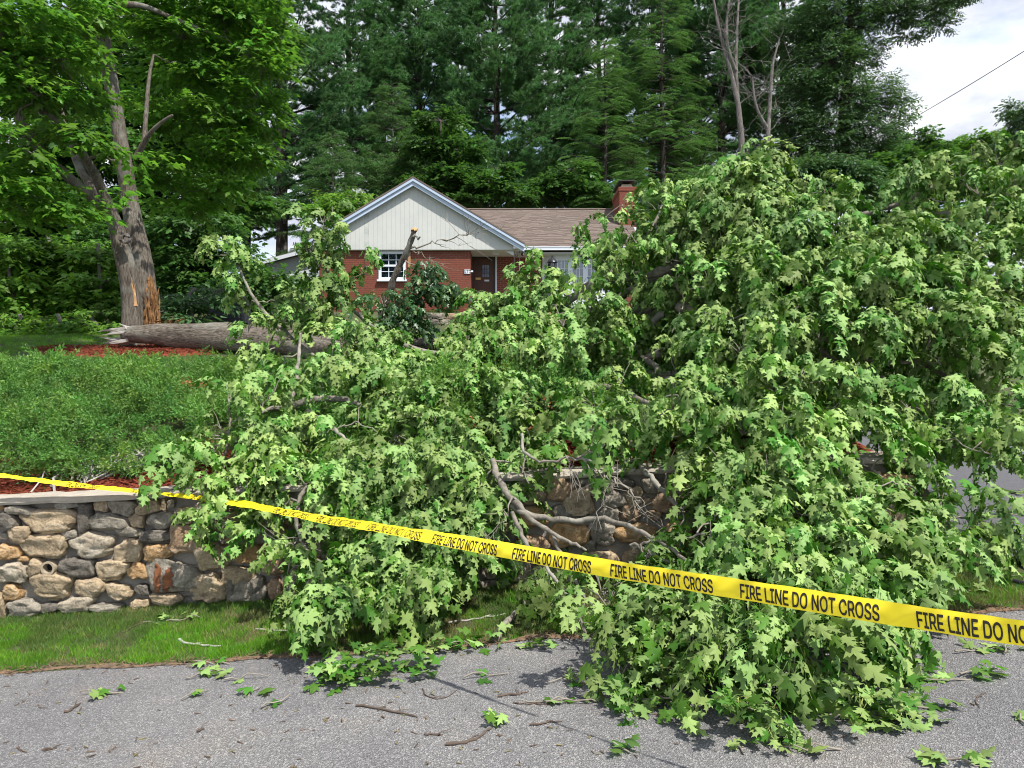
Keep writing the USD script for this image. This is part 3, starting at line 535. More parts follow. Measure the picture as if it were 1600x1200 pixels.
# door
q = MB(); q.box(dx0, dx1, DY + 0.06, DY + 0.11, FL, dz1); door = obj('door', q.mesh(), M['door'], house, label='dark wooden front door with a small leaded light')
dw = dx1 - dx0
q = MB()
for a in ((dx0, dx0 + 0.06, FL, dz1), (dx1 - 0.06, dx1, FL, dz1), (dx0 + 0.06, dx1 - 0.06, dz1 - 0.06, dz1), (dx0 + 0.06, dx1 - 0.06, FL, FL + 0.12)): q.box(a[0], a[1], DY + 0.0, DY + 0.03, a[2], a[3])
obj('storm_frame', q.mesh(), M['screen'], door)
q = MB()
for kx in range(3):
    for kz in range(3):
        xa = dx0 + dw * 0.45 + kx * 0.09; za = dz1 - 0.78 + kz * 0.16; q.box(xa, xa + 0.072, DY + 0.048, DY + 0.059, za, za + 0.135)
obj('door_light', q.mesh(), M['curtain'], door)
q = MB(); q.box(dx0 + 0.14, dx0 + 0.34, DY + 0.045, DY + 0.059, 5.56, 5.64); obj('mail_slot', q.mesh(), M['brass'], door)
q = MB(); q.box(dx0 + 0.48, dx0 + 0.66, DY + 0.045, DY + 0.059, 5.50, 5.56); obj('notice', q.mesh(), M['paper'], door)
kn = trimesh.creation.icosphere(2, 0.035); kn.apply_translation([dx0 + 0.1, DY - 0.03, 5.2]); obj('knob', kn, M['brass'], door)
q = MB(); q.box(dx0 - 0.058, dx0 - 0.002, DY - 0.03, DY + 0.10, FL, dz1 + 0.05); q.box(dx1 + 0.002, dx1 + 0.058, DY - 0.03, DY + 0.10, FL, dz1 + 0.05); q.box(dx0 - 0.002, dx1 + 0.002, DY - 0.029, DY + 0.10, dz1 + 0.002, dz1 + 0.05); obj('door_frame', q.mesh(), M['trim'], house)
# house number plaque on the porch corner
nx0, nx1, nz0, nz1 = (725.5 - 800) * HS, (735 - 800) * HS, 1.6 + (600 - 428) * HS, 1.6 + (600 - 421.5) * HS
q = MB(); q.box(nx0, nx1 - 0.004, 25.955, 25.984, nz0, nz1); plq = obj('number_plaque', q.mesh(), M['paper'], house, label='white plaque with the house number')
tm = meshkit.text_mesh('177', 0.10, 0.004, bold=True); wdt = tm.bounds[1][0] - tm.bounds[0][0]; tm.apply_transform(trimesh.transformations.rotation_matrix(math.pi / 2, [1, 0, 0])); tm.apply_translation([(nx0 + nx1) / 2 - wdt / 2 - 0.005, 25.954, (nz0 + nz1) / 2 - 0.05]); obj('number', tm, M['ink'], plq)
q = MB(); q.box(PX - 0.002, PX + 0.10, 25.95, 26.02, nz1 - 0.09, nz1 - 0.03); obj('plaque_bracket', q.mesh(), M['paper'], house)
q = MB(); q.box(dx0 - 0.16, dx0 - 0.07, DY - 0.06, DY - 0.013, 5.12, 5.26); obj('doorbell', q.mesh(), M['paper'], house)
# iron porch post with scrolls
px0, px1 = (803.5 - 800) * HS, (811.5 - 800) * HS
q = MB()
for x in (px0, px1): q.box(x - 0.014, x + 0.014, 25.99, 26.018, FL - 0.02, 6.42)
q.box(px0 - 0.05, px1 + 0.05, 25.96, 26.05, FL - 0.05, FL - 0.021); post = obj('porch_post', q.mesh(), M['greyiron'], house, label='wrought iron porch post with scrolls')
for z in np.arange(FL + 0.1, 6.3, 0.30):
    for sg in (1, -1):
        t = np.linspace(0, 4.2, 14); c = np.c_[(px0 + px1) / 2 + sg * 0.06 * np.cos(t) * (1 - t / 7), np.full(14, 26.004), z + 0.07 + sg * 0.065 * np.sin(t) * (1 - t / 7)]
        obj('scroll', tube(c, 0.009, 5), M['iron'], post, smooth=True)
q = MB(); q.add(*prism([(px0 - 0.35, 6.42), (px0 - 0.02, 6.42), (px0 - 0.02, 6.25)], 25.97, 26.03)); obj('bracket', q.mesh(), M['trim'], house)
fl = trimesh.creation.cone(0.07, 0.15, sections=12); fl.apply_transform(trimesh.transformations.rotation_matrix(2.2, [1, 0.4, 0])); fl.apply_translation([TX - 0.05, 26.3, 6.36]); obj('floodlight', fl, M['iron'], house)
# chimney
CX0, CX1, CY0, CY1 = 4.27, 4.90, 28.5, 30.3; CZ = 1.6 + (600 - 292) / F * 28.5
q = MB(); q.box(CX0, CX1, CY0, CY1, 7.0, CZ - 0.02); ch = obj('chimney', q.mesh(), M['bmortar'], house)
bb = brick_field(CX0, CX1, 7.2, CZ - 0.24, CY0 - 0.001, seed=8); brick_field(CY0, CY1, 7.2, CZ - 0.24, CX0 - 0.001, axis=-1, b=bb, seed=9); brick_field(CY0, CY1, 7.2, CZ - 0.24, CX1 + 0.001, axis=1, b=bb, seed=10); obj('brick', bb.mesh(), M['brick'], ch, kind='stuff')
for k in range(3):
    g_ = 0.02 + 0.022 * k if k < 2 else 0.04; q = MB(); q.box(CX0 - g_, CX1 + g_, CY0 - g_, CY1 + g_, CZ - 0.24 + 0.08 * k, CZ - 0.168 + 0.08 * k); obj('corbel_course', q.mesh(), M['brick'], ch)
q = MB(); c = [(CX0 + 0.08, CY0 + 0.08), (CX1 - 0.08, CY0 + 0.08), (CX1 - 0.08, CY1 - 0.08), (CX0 + 0.08, CY1 - 0.08)]
v = [(x, y, CZ) for x, y in c] + [(x * 0.8 + 0.2 * (CX0 + CX1) / 2, y * 0.85 + 0.15 * (CY0 + CY1) / 2, CZ + 0.17) for x, y in c]
q.add(v, [[0, 1, 5, 4], [1, 2, 6, 5], [2, 3, 7, 6], [3, 0, 4, 7], [4, 5, 6, 7]]); obj('chimney_crown', q.mesh(), M['pillar_cap'], ch)
q = MB(); q.box(CX0 - 0.02, CX1 + 0.0, CY0, CY1, CZ + 0.24, CZ + 0.275)
for x in (CX0 + 0.12, CX1 - 0.12):
    for y in (CY0 + 0.2, CY1 - 0.2): q.box(x - 0.02, x + 0.02, y - 0.02, y + 0.02, CZ + 0.16, CZ + 0.241)
obj('rain_cap', q.mesh(), M['iron'], ch)
q = MB(); q.box(CX0 - 0.03, CX1 + 0.03, CY0 - 0.03, CY0 - 0.016, CZ - 1.75, CZ - 1.60); obj('flashing', q.mesh(), M['trim'], ch)
# white clapboard wing on the left
gar = thing('white_garage', 'white clapboard garage left of the brick house, half hidden by leaves', 'garage', (-10, 29, 4))
gx0, gx1, gz = at(395, 0, 29)[0], at(503, 0, 29)[0], 1.6 + 195 / F * 29
q = MB(); q.add(*prism([(gx0, 3.9), (gx1, 3.9), (gx1, gz + 0.4), (gx0, gz - 0.35)], 29.0, 33)); obj('wall', q.mesh(), M['trim'], gar)
z = 4.0; sl = 0.75 / (gx1 - gx0)
while z < gz - 0.4:
    q = MB(); q.box(gx0, gx1, 28.975, 28.999, z, z + 0.118); obj('clapboard', q.mesh(), M['trim'], gar); z += 0.13
q = MB(); q.add(*prism([(gx0 - 0.4, gz - 0.35 - 0.4 * sl), (gx1 + 0.1, gz + 0.4), (gx1 + 0.1, gz + 0.55), (gx0 - 0.4, gz - 0.20 - 0.4 * sl)], 28.7, 33.3)); obj('roof', q.mesh(), M['shingle'], gar)
q = MB(); q.add(*prism([(gx0 - 0.42, gz - 0.38 - 0.4 * sl), (gx1 + 0.1, gz + 0.37), (gx1 + 0.1, gz + 0.52), (gx0 - 0.42, gz - 0.23 - 0.4 * sl)], 28.66, 28.698)); obj('fascia', q.mesh(), M['trim'], gar)

# ------------------------------------------------------------------ yard things
lp = at(863, 415, 20.0); lamp = thing('lamp_post', 'black lantern on a post in front of the bay window', 'lamp post', (lp[0], 20, float(ground_z(lp[0], 20))))
q = MB(); q.tube([(lp[0], 20, float(ground_z(lp[0], 20)) - 0.1), (lp[0], 20, lp[2] - 0.24)], 0.04, 10); q.tube([(lp[0], 20, lp[2] - 0.24), (lp[0], 20, lp[2] - 0.17)], [0.04, 0.08], 10); obj('post', q.mesh(), M['black'], lamp, smooth=30)
prof = [(0.001, -0.18), (0.085, -0.16), (0.105, -0.05), (0.112, 0.04), (0.10, 0.09), (0.001, 0.10)]; gl = trimesh.creation.revolve(np.array(prof), sections=16); gl.apply_translation(lp); obj('globe', gl, M['glass'], lamp, smooth=30)
prof = [(0.001, 0.09), (0.15, 0.085), (0.13, 0.13), (0.07, 0.19), (0.03, 0.22), (0.025, 0.27), (0.001, 0.29)]; tp = trimesh.creation.revolve(np.array(prof), sections=16); tp.apply_translation(lp); obj('lantern_top', tp, M['black'], lamp, smooth=40)
for k in range(6):
    a = k * math.pi / 3; obj('cage_bar', tube([lp + [r_ * math.cos(a), r_ * math.sin(a), z_] for r_, z_ in ((0.09, -0.17), (0.112, -0.05), (0.12, 0.05), (0.115, 0.09))], 0.007, 4), M['black'], lamp)
bu = trimesh.creation.capsule(height=0.08, radius=0.03, count=[8, 8]); bu.apply_translation(lp + [0, 0, -0.08]); obj('bulb', bu, M['paper'], lamp, smooth=True)
bp = at(441, 520, 14.0); bz = float(ground_z(bp[0], 14.0)); bath = thing('bird_bath', 'grey stone bird bath among the leaves beyond the log', 'bird bath', (bp[0], 14, bz))
prof = [(0.001, 0.0), (0.16, 0.0), (0.15, 0.06), (0.07, 0.12), (0.055, 0.3), (0.08, 0.38), (0.001, 0.385)]; g = trimesh.creation.revolve(np.array(prof), sections=20); g.apply_translation([bp[0], 14, bz]); obj('pedestal', g, M['mortar'], bath, smooth=35)
prof = [(0.001, 0.386), (0.1, 0.39), (0.30, 0.45), (0.31, 0.475), (0.28, 0.47), (0.1, 0.42), (0.001, 0.415)]; g = trimesh.creation.revolve(np.array(prof), sections=24); g.apply_translation([bp[0], 14, bz]); obj('bowl', g, M['coping'], bath, smooth=35)
gp = at(358, 500, 17.0); gz0 = float(ground_z(gp[0], 17.0)); grill = thing('covered_grill', 'black covered grill behind the fallen log', 'grill', (gp[0], 17, gz0))
c = trimesh.creation.box([0.75, 0.55, 0.75]); c = c.subdivide().subdivide().subdivide(); v = np.array(c.vertices); k_ = (v[:, 2] / 0.75 + 0.5); v[:, :2] *= (1.12 - 0.34 * k_ ** 2)[:, None]; v += (meshkit.fbm(v * 5, 3, 4)[:, None] - 0.5) * 0.08 * np.sign(v) * [1, 1, 0.4]
obj('cover', (v + [gp[0], 17, gz0 + 0.42], np.array(c.faces)), M['cover'], grill, smooth=40)
q = MB(); q.box(gp[0] - 0.32, gp[0] + 0.32, 16.9, 17.1, gz0 - 0.05, gz0 + 0.1); obj('base', q.mesh(), M['black'], grill)
# low stone edging in front of the house
le = thing('stone_edging', 'low dry stone edging below the brick house', 'edging', (-1.6, 17, 3))
for k in range(16):
    for j in range(2):
        x = -2.6 + k * 0.26 + 0.1 * j; z = float(ground_z(x, 17.0)) + 0.05 + 0.15 * j; g = stone_mesh(x, z, 0.27, 0.16, 900 + k * 2 + j, 0.12); g = (g[0] + [0, 17.0 - WALL_Y, 0], g[1]); obj('stone', g, M[('dark', 'grey', 'brown')[(k + j) % 3]], le, smooth=38)
# ------------------------------------------------------------------ leaves and sprays
HALF = np.array([(0.10, -0.06), (0.40, -0.11), (0.25, 0.06), (0.33, 0.13), (0.68, 0.33), (0.43, 0.37), (0.45, 0.47), (0.17, 0.45), (0.19, 0.66), (0.33, 0.77), (0.12, 0.81)])
HALF_S = np.array([(0.38, 0.0), (0.25, 0.2), (0.58, 0.38), (0.24, 0.5), (0.22, 0.75)])
def leaf_shape(half):
    o = np.vstack([[(0, 0.02)], half, [(0, 1.06)], (half * [-1, 1])[::-1]]); n = len(o)
    return np.vstack([[(0, 0.3)], o]), np.array([[0, 1 + (k + 1) % n, 1 + k] for k in range(n)])[:, ::-1]
LS, LS_S = leaf_shape(HALF), leaf_shape(HALF_S)
def unit(a): a = np.asarray(a, float); return a / (np.linalg.norm(a) + 1e-12)
def leaf(base, tip, nrm, size, rng, shape=LS, flip=False, fold=None, curl=None):
    t = unit(tip); n = unit(nrm - np.dot(nrm, t) * t); s = np.cross(t, n)
    p, f = shape; x, y = p[:, 0] * rng.uniform(0.58, 1.0), p[:, 1]
    fold = rng.uniform(0.1, 0.5) if fold is None else fold; curl = rng.uniform(0.0, 0.5) if curl is None else curl
    w = rng.uniform(-0.25, 0.25)
    z = -fold * np.abs(x) * 0.6 - curl * (y - 0.3) * np.abs(y - 0.3) - 0.7 * curl * x * x + w * x * (y - 0.2) + rng.normal(0, 0.012, len(x))
    v = np.asarray(base) + size * (x[:, None] * s + y[:, None] * t + z[:, None] * n)
    return v, (f[:, ::-1] if flip else f)
def strip(a, b, w):
    a, b = np.asarray(a, float), np.asarray(b, float); d = unit(b - a); s = unit(np.cross(d, [0.3, 0.5, 0.8])) * w
    return np.array([a - s, a + s, b]), np.array([[0, 1, 2]])
def tassel(seed, n=24, shape=LS, lying=False, size=(0.042, 0.096), under=0.68):
    """A drooping shoot of wilting leaves hanging like shingles. +x points away from the crown. Returns its leaves and their stalks."""
    r = np.random.RandomState(seed); L = []; ln = r.uniform(0.16, 0.38); out = r.uniform(0.12, 0.26); sway = r.normal(0, 0.08)
    for k in range(n):
        u = (k + 0.5 * r.rand()) / n; az = r.normal(0, 1.1); o = np.array([math.cos(az), math.sin(az), 0])
        if lying: node = np.array([ln * u, sway * u, 0.05 * u * (1 - u)])
        else: node = np.array([out * (1.6 * u - 0.6 * u * u), sway * u, 0.06 * u - ln * u ** 1.7])
        ps = node + o * r.uniform(0.02, 0.085) * (1.25 - 0.7 * u) + np.array([0, 0, r.uniform(-0.05, 0.02)])
        if lying: tip = o * r.uniform(0.5, 1) + [0.4, 0, -r.uniform(0, 0.3)]; nr = np.array([0.9, 0, 0.9]) + r.normal(0, 0.55, 3)
        else: tip = o * (r.uniform(0.1, 0.45) + 0.55 * (1 - u)) + np.array([0.05, 0.0, -1.0 + 0.45 * (1 - u) * r.rand()]) + r.normal(0, 0.13, 3); nr = o * r.uniform(0.55, 0.9) + np.array([0.1, 0, 0.85 * (1 - u) + r.uniform(0.15, 0.6)]) + r.normal(0, 0.22, 3)
        L.append((leaf(ps, tip, nr, r.uniform(*size), r, shape, flip=r.rand() < under, fold=r.uniform(0.15, 0.85), curl=r.uniform(-0.1, 0.6)), strip(node, ps, 0.0018)))
    return L
def join(L):
    m = MB()
    for lf, st in L: m.add(*lf); m.add(*st)
    return m.mesh()
def leafy_spray(seed, n=16, size=(0.10, 0.16), L=0.6, shape=LS_S, droop=0.25):
    r = np.random.RandomState(seed); m = MB()
    for k in range(n):
        u = (k + 1) / n; sd_ = -1 if k % 2 else 1; base = np.array([u * L, 0, -droop * L * u * u * 0.5])
        az = sd_ * r.uniform(0.5, 1.4); o = np.array([math.cos(az), math.sin(az), 0]); ps = base + o * r.uniform(0.05, 0.16) + [0, 0, r.uniform(-0.05, 0.05)]
        tip = o + np.array([0.3, 0, -r.uniform(0.1, 0.7)]); nr = np.array([0, 0, 1.0]) + r.normal(0, 0.32, 3)
        m.add(*leaf(ps, tip, nr, r.uniform(*size), r, shape, fold=0.2))
    m.add(*strip([0, 0, 0], [L, 0, -droop * L * 0.5], 0.004)); return m.mesh()
def blades(p, d, ln, w, rng):
    p = np.asarray(p, float); n = len(p); d = d / (np.linalg.norm(d, axis=1, keepdims=True) + 1e-9); s = np.cross(d, rng.normal(0, 1, (n, 3))); s /= np.linalg.norm(s, axis=1, keepdims=True) + 1e-9
    ln = np.broadcast_to(ln, (n,))[:, None]; w = np.broadcast_to(w, (n,))[:, None]
    v = np.stack([p - s * w, p + s * w, p + d * ln], 1).reshape(-1, 3); return v, np.arange(3 * n).reshape(-1, 3)
def pine_spray(seed):
    r = np.random.RandomState(seed); m = MB(); P_, D_ = [], []
    tips = [(np.array([1.0, 0, 0.12]), np.array([1, 0, 0.35]))]
    for k in range(13):
        u = r.uniform(0.25, 0.98); sg = 1 if k % 2 else -1; l = 0.42 * (1.15 - u) + 0.08; d = np.array([0.75, sg * 0.8, r.uniform(0.05, 0.55)]); tips.append((np.array([u, 0, 0.12 * u]) + unit(d) * l, d)); m.add(*strip([u, 0, 0.12 * u], np.array([u, 0, 0.12 * u]) + unit(d) * l, 0.008))
    for p, d in tips:
        for k in range(20): P_.append(p - unit(d) * r.uniform(0, 0.2)); D_.append(unit(d) * 0.75 + r.normal(0, 0.5, 3) + [0, 0, 0.15])
    m.add(*blades(np.array(P_), np.array(D_), r.uniform(0.13, 0.22, len(P_)), 0.013, r)); m.add(*strip([0, 0, 0], [1, 0, 0.12], 0.012)); return m.mesh()
def flat_spray(seed, droop=0.5, hang=0.0):
    """hemlock and spruce: flat feathery boughs, drooping at the tip"""
    r = np.random.RandomState(seed); P_, D_ = [], []
    for k in range(17):
        u = (k + 1) / 18; sg = 1 if k % 2 else -1; l = 0.36 * (1.1 - u) + 0.08; b = np.array([u, 0, -droop * u * u * 0.6]); d = unit(np.array([0.8, sg * 0.9, -0.25 - hang * r.uniform(0.5, 1.3)]))
        for j in range(11): q = j / 10; P_.append(b + d * l * q + [0, 0, -0.12 * l * q * q]); s_ = r.choice([-1, 1]); D_.append(d * 0.6 + np.array([-d[1], d[0], 0]) * s_ * 0.7 + r.normal(0, 0.25, 3))
    return blades(np.array(P_), np.array(D_), r.uniform(0.045, 0.085, len(P_)), 0.011, r)
def juniper_sprig(seed):
    r = np.random.RandomState(seed); P_, D_ = [], []
    for k in range(17):
        u = (k + 1) / 17; az = k * 2.4; b = np.array([u * 0.26, 0, 0.02 * u]); d = unit(np.array([0.75, 0.8 * math.cos(az), 0.55 * math.sin(az)])); l = 0.10 * (1.15 - u) + 0.02
        for j in range(7): q = j / 6; P_.append(b + d * l * q); D_.append(d + r.normal(0, 0.55, 3))
    return blades(np.array(P_), np.array(D_), r.uniform(0.016, 0.030, len(P_)), 0.0060, r)
def grass_tuft(seed, h=0.055, n=34, rad=0.055):
    r = np.random.RandomState(seed); a = r.uniform(0, 6.28, n); q = rad * np.sqrt(r.rand(n)); p = np.c_[q * np.cos(a), q * np.sin(a), np.full(n, -0.004)]
    return blades(p, np.c_[r.normal(0, 0.45, (n, 2)), np.ones(n)], h * r.uniform(0.5, 1.25, n), 0.0022, r)
TASSELS = [tassel(40 + k, 18 + 3 * (k % 7)) for k in range(24)]
TOPS = [tassel(140 + k, 24, under=0.12) for k in range(6)]
LYING = [tassel(80 + k, 16, lying=True) for k in range(6)]
SPRAYS = [leafy_spray(200 + k) for k in range(6)]
BIGSPRAYS = [leafy_spray(230 + k, n=18, size=(0.13, 0.22), L=0.8, droop=0.35) for k in range(6)]
NARROW = np.array([(0.2, 0.2), (0.22, 0.55)]); LS_N = leaf_shape(NARROW)
OAKS = [leafy_spray(260 + k, n=20, size=(0.12, 0.2), L=0.7, shape=LS_N, droop=0.2) for k in range(5)]
PINES = [pine_spray(300 + k) for k in range(5)]
HEMS = [flat_spray(330 + k, 0.45) for k in range(4)]
SPRU = [flat_spray(350 + k, 0.3, 0.8) for k in range(4)]

def rot_from(yaw, pitch, roll): return Rot.from_euler('ZYX', np.c_[yaw, -np.asarray(pitch), roll])
class Sprigs:
    def __init__(s): s.p, s.y, s.t, s.r, s.s = [], [], [], [], []
    def add(s, p, y, t, r, sc): s.p.append(p); s.y.append(y); s.t.append(t); s.r.append(r); s.s.append(sc)
    def put(s, path, protos, material, seed, parent, smooth=False):
        r = np.random.RandomState(seed); n = len(s.p)
        return instancer(path, [(g, material, smooth) for g in protos], np.array(s.p), rot_from(np.array(s.y), np.array(s.t), np.array(s.r)), np.array(s.s), r.randint(0, len(protos), n), parent)

# ------------------------------------------------------------------ trees
def conifer(name, label, px, Y, h, spread, seed, kind='pine', start=0.15, group=None, lean=0.0, rad=None):
    r = np.random.RandomState(seed); x = at(px, 0, Y)[0]; z0 = float(ground_z(x, Y)); t = thing(name, label, 'tree', (x, Y, z0), group); spread *= 1.15
    rad = rad or h * 0.013; zz = np.linspace(0, h, 14)
    trunk = np.c_[x + lean * zz / h + 0.05 * np.sin(zz * 0.6 + seed), np.full(14, Y) + 0.05 * np.cos(zz * 0.5), z0 - 0.2 + zz]
    obj('trunk', tube(trunk, rad * (1 - zz / h * 0.93), 9), M['pinebark'], t, smooth=True)
    lim = MB(); S = Sprigs(); z = h * start
    dz = {'pine': 0.75, 'hemlock': 0.42, 'spruce': 0.42}[kind]
    while z < h - 0.3:
        u = (z / h - start) / (1 - start); base = np.array([np.interp(z, zz, trunk[:, 0]), Y, z0 + z])
        prof = (1 - u) ** 0.75 * (0.55 + 0.45 * min(1, u / 0.25)) if kind == 'pine' else (1 - u) ** 0.85
        for k in range(r.randint(5, 8) if kind == 'pine' else r.randint(5, 8)):
            az = r.uniform(0, 6.283); L = spread * prof * r.uniform(0.55, 1.15) + 0.35; el = (r.uniform(-0.05, 0.25) + 0.5 * u) if kind == 'pine' else r.uniform(-0.3, 0.05) + 0.5 * u
            q = np.linspace(0, 1, 5); o = np.array([math.cos(az), math.sin(az), 0]); bend = (0.18 if kind == 'pine' else -0.15) * L
            pts = base + o * (L * q * math.cos(el))[:, None] + np.c_[0 * q, 0 * q, L * q * math.sin(el) + bend * q * q * (1 if kind == 'pine' else 1 - 0.6 * q)]
            lim.tube(pts, 0.012 + 0.016 * L * (1 - 0.85 * q) * (1 if kind == 'pine' else 0.6), 4, cap=False)
            nsp = max(3, int(L / (0.40 if kind == 'pine' else 0.33)))
            for j in range(nsp):
                w = 0.25 + 0.75 * (j + r.rand() * 0.8) / nsp; c = base + o * L * min(w, 1) * math.cos(el); c[2] = np.interp(min(w, 1), q, pts[:, 2])
                for sg in ((-1, 1) if w < 0.9 else (0,)):
                    ya = az + sg * r.uniform(0.35, 0.95); sc = (r.uniform(0.85, 1.4) if kind == 'pine' else r.uniform(0.7, 1.15)) * (0.6 + 0.4 * prof)
                    S.add(c + r.normal(0, 0.06, 3), ya, r.uniform(-0.05, 0.4) if kind == 'pine' else r.uniform(-0.35, 0.1), r.normal(0, 0.25), sc)
        z += dz * r.uniform(0.6, 1.4) * (1 if kind != 'pine' else (1.25 - 0.45 * u))
    if start > 0.1:      # dead snags below the crown
        for k in range(10):
            az = r.uniform(0, 6.283); zb = h * r.uniform(0.06, start + 0.25); L = r.uniform(0.6, 2.4); b = np.array([np.interp(zb, zz, trunk[:, 0]), Y, z0 + zb]); lim.tube([b, b + [L * 0.5 * math.cos(az), L * 0.5 * math.sin(az), 0.05], b + [L * math.cos(az), L * math.sin(az), -0.15]], [0.03, 0.02, 0.006], 4, cap=False)
    tag(obj('limbs', lim.mesh(), M['pinebark'], t, smooth=True).GetPrim(), kind='stuff')
    pr, mt = {'pine': (PINES, M['needle']), 'hemlock': (HEMS, M['hemlock']), 'spruce': (SPRU, M['spruce'])}[kind]
    S.put(f'{t.GetPath()}/crown', pr, mt, seed, t); return t
def wander(a, b, n, wob, r, sag=0.0):
    q = np.linspace(0, 1, n); p = a + (b - a) * q[:, None]; p[1:-1] += r.normal(0, wob, (n - 2, 3)); p[:, 2] += sag * 4 * q * (1 - q); return p
def gnarl(q, seed):
    d = np.r_[0, np.cumsum(np.linalg.norm(np.diff(q[:, :3], axis=0), axis=1))]; u = np.linspace(0, d[-1], 90); qq = np.stack([np.interp(u, d, q[:, k]) for k in range(4)], 1); v, f = tube(qq[:, :3], qq[:, 3], 30); k = 90 * 30; c = np.repeat(qq[:, :3], 30, 0); n = v[:k] - c; n /= np.linalg.norm(n, axis=1, keepdims=True); a = np.tile(np.arange(30) * 2 * np.pi / 30, 90)
    h = meshkit.fbm(np.c_[np.cos(a) * 4, np.sin(a) * 4, v[:k, 2] * 1.3 + seed], 3, seed) - 0.5; h2 = meshkit.fbm(v[:k] * 1.1, 2, seed + 1) - 0.5
    v[:k] += n * ((h * 0.28 + h2 * 0.35) * np.repeat(qq[:, 3], 30))[:, None]; return v, f
def leafy(name, label, cat, trunks, lobes, seed, protos, mt, dens=26, bark='bark', group=None, scale=(0.8, 1.25), flat=0.55, loc=None, smooth=False, limb_r=0.02, trunk_label=None):
    """trunks: [(points, radii)]; lobes: [(centre, radius)]. Sprays lie in layers through each lobe; limbs join lobes to the trunk."""
    r = np.random.RandomState(seed); base = np.array(trunks[0][0][0], float); t = thing(name, label, cat, base, group)
    nodes = []
    for k, (p, rd) in enumerate(trunks):
        q = smooth_path(np.c_[p, rd], max(6, 3 * len(p))); nodes += list(q[:, :4]); obj('trunk' if k == 0 else 'limb', gnarl(q, seed) if q[0, 3] > 0.1 and bark == 'bark' else tube(q[:, :3], q[:, 3], 12 if q[0, 3] > 0.1 else 7), M[bark], t, smooth=True)
    nodes = np.array(nodes); lim = MB(); S = Sprigs()
    for c, R in sorted(lobes, key=lambda l: np.linalg.norm(nodes[:, :3] - l[0], axis=1).min()):
        c = np.asarray(c, float); d = np.linalg.norm(nodes[:, :3] - c, axis=1) + 0.6 * np.maximum(0, nodes[:, 2] - c[2]); k = int(d.argmin()); rr = min(nodes[k, 3] * 0.6, limb_r + 0.012 * d[k])
        w = wander(nodes[k, :3], c, 6, 0.05 * d[k] ** 0.7, r, 0.06 * d[k]); lim.tube(w, np.linspace(max(rr, 0.008), 0.008, 6), 5, cap=False); nodes = np.vstack([nodes, np.c_[w[2:], np.linspace(rr, 0.01, 6)[2:]]])
        n = max(4, int(dens * R * R * 4))
        for j in range(n):
            v = unit(r.normal(0, 1, 3)); v[2] = v[2] * 0.9 + 0.12; p = c + v * max(R - 0.22, R * 0.45) * r.uniform(0.35, 1.0) ** 0.6 * [1, 1, flat]
            lift = 0.13 * R; p[2] = round((p[2] - c[2]) / lift) * lift * 0.6 + (p[2]) * 0.4 + c[2] * 0.6 if flat < 0.5 else p[2]
            S.add(p, math.atan2(v[1], v[0]) + r.normal(0, 0.6), r.normal(0.0, 0.22), r.normal(0, 0.25), r.uniform(*scale))
            if j % 3 == 0: lim.tube([c, (c + p) / 2 + [0, 0, 0.03], p], [0.008, 0.006, 0.004], 3, cap=False)
    tag(obj('limbs', lim.mesh(), M[bark], t, smooth=True).GetPrim(), kind='stuff')
    S.put(f'{t.GetPath()}/crown', protos, mt, seed, t, smooth); return t
def pl(L):      # lobes given as photograph x, y, radius in pixels and distance
    return [(at(a, b, Y), c * Y / F) for a, b, c, Y in L]
def stem(px, Y, top_py, r0, r1=0.04, lean=0, seed=0):
    x, z0 = at(px, 0, Y)[0], None; z0 = float(ground_z(x, Y)); zt = at(px, top_py, Y)[2]; q = np.linspace(0, 1, 6); rr = np.random.RandomState(seed)
    p = np.c_[x + lean * q + rr.normal(0, 0.06, 6) * q, Y + 0 * q, z0 - 0.15 + (zt - z0) * q]; return p, np.linspace(r0, r1, 6)

PINE_G = 'white pines behind the house'
for k, (px, Y, h, sp, st, lab) in enumerate((
    (440, 37, 27, 4.2, 0.20, 'tall dark white pine with bare black trunk, just left of the house gable'),
    (545, 44, 29, 4.0, 0.15, 'tall white pine behind the left slope of the gable'),
    (655, 47, 30, 4.2, 0.18, 'tall white pine rising straight behind the gable peak'),
    (775, 40, 25.5, 4.4, 0.12, 'broad blue-green white pine behind the roof valley'),
    (860, 46, 29, 4.0, 0.2, 'tall white pine above the brown shingle roof'),
    (935, 52, 31, 4.2, 0.25, 'far tall white pine behind the chimney'),
    (1020, 46, 29, 4.0, 0.2, 'tall white pine just right of the chimney'),
    (1092, 50, 30, 4.0, 0.25, 'far white pine left of the two bare grey trees'),
    (1128, 41, 27, 3.3, 0.42, 'white pine with bare dark trunk beside the taller bare grey tree'),
    (1224, 43, 28, 3.4, 0.36, 'thin open white pine with dark trunk between bare tree and oak'),
    (600, 56, 31, 4.2, 0.2, 'farthest white pine glimpsed left of the gable peak'),
    (385, 46, 28, 4.0, 0.22, 'white pine behind the standing maple crown, left of the dark pine'),
    (715, 55, 30, 4.0, 0.2, 'far white pine glimpsed right of the gable peak'))):
    conifer('pine_tree', lab, px, Y, h, sp, 400 + k, 'pine', st, PINE_G)
conifer('spruce_tree', 'dark green drooping spruce directly behind the house gable', 615, 36.5, 12.6, 3.4, 450, 'spruce', 0.05)
conifer('hemlock_tree', 'feathery light green hemlock left of the chimney', 945, 36.5, 15.5, 3.0, 460, 'hemlock', 0.1)
conifer('hemlock_tree', 'taller feathery hemlock right of the chimney', 1035, 37.5, 20.0, 3.4, 461, 'hemlock', 0.08)
conifer('hemlock_tree', 'low hemlock behind the right end of the roof', 985, 35.5, 10, 2.6, 462, 'hemlock', 0.1)
conifer('hemlock_tree', 'dark hemlock between the bare grey trees and the chimney', 1095, 39, 13, 3.2, 463, 'hemlock', 0.08)
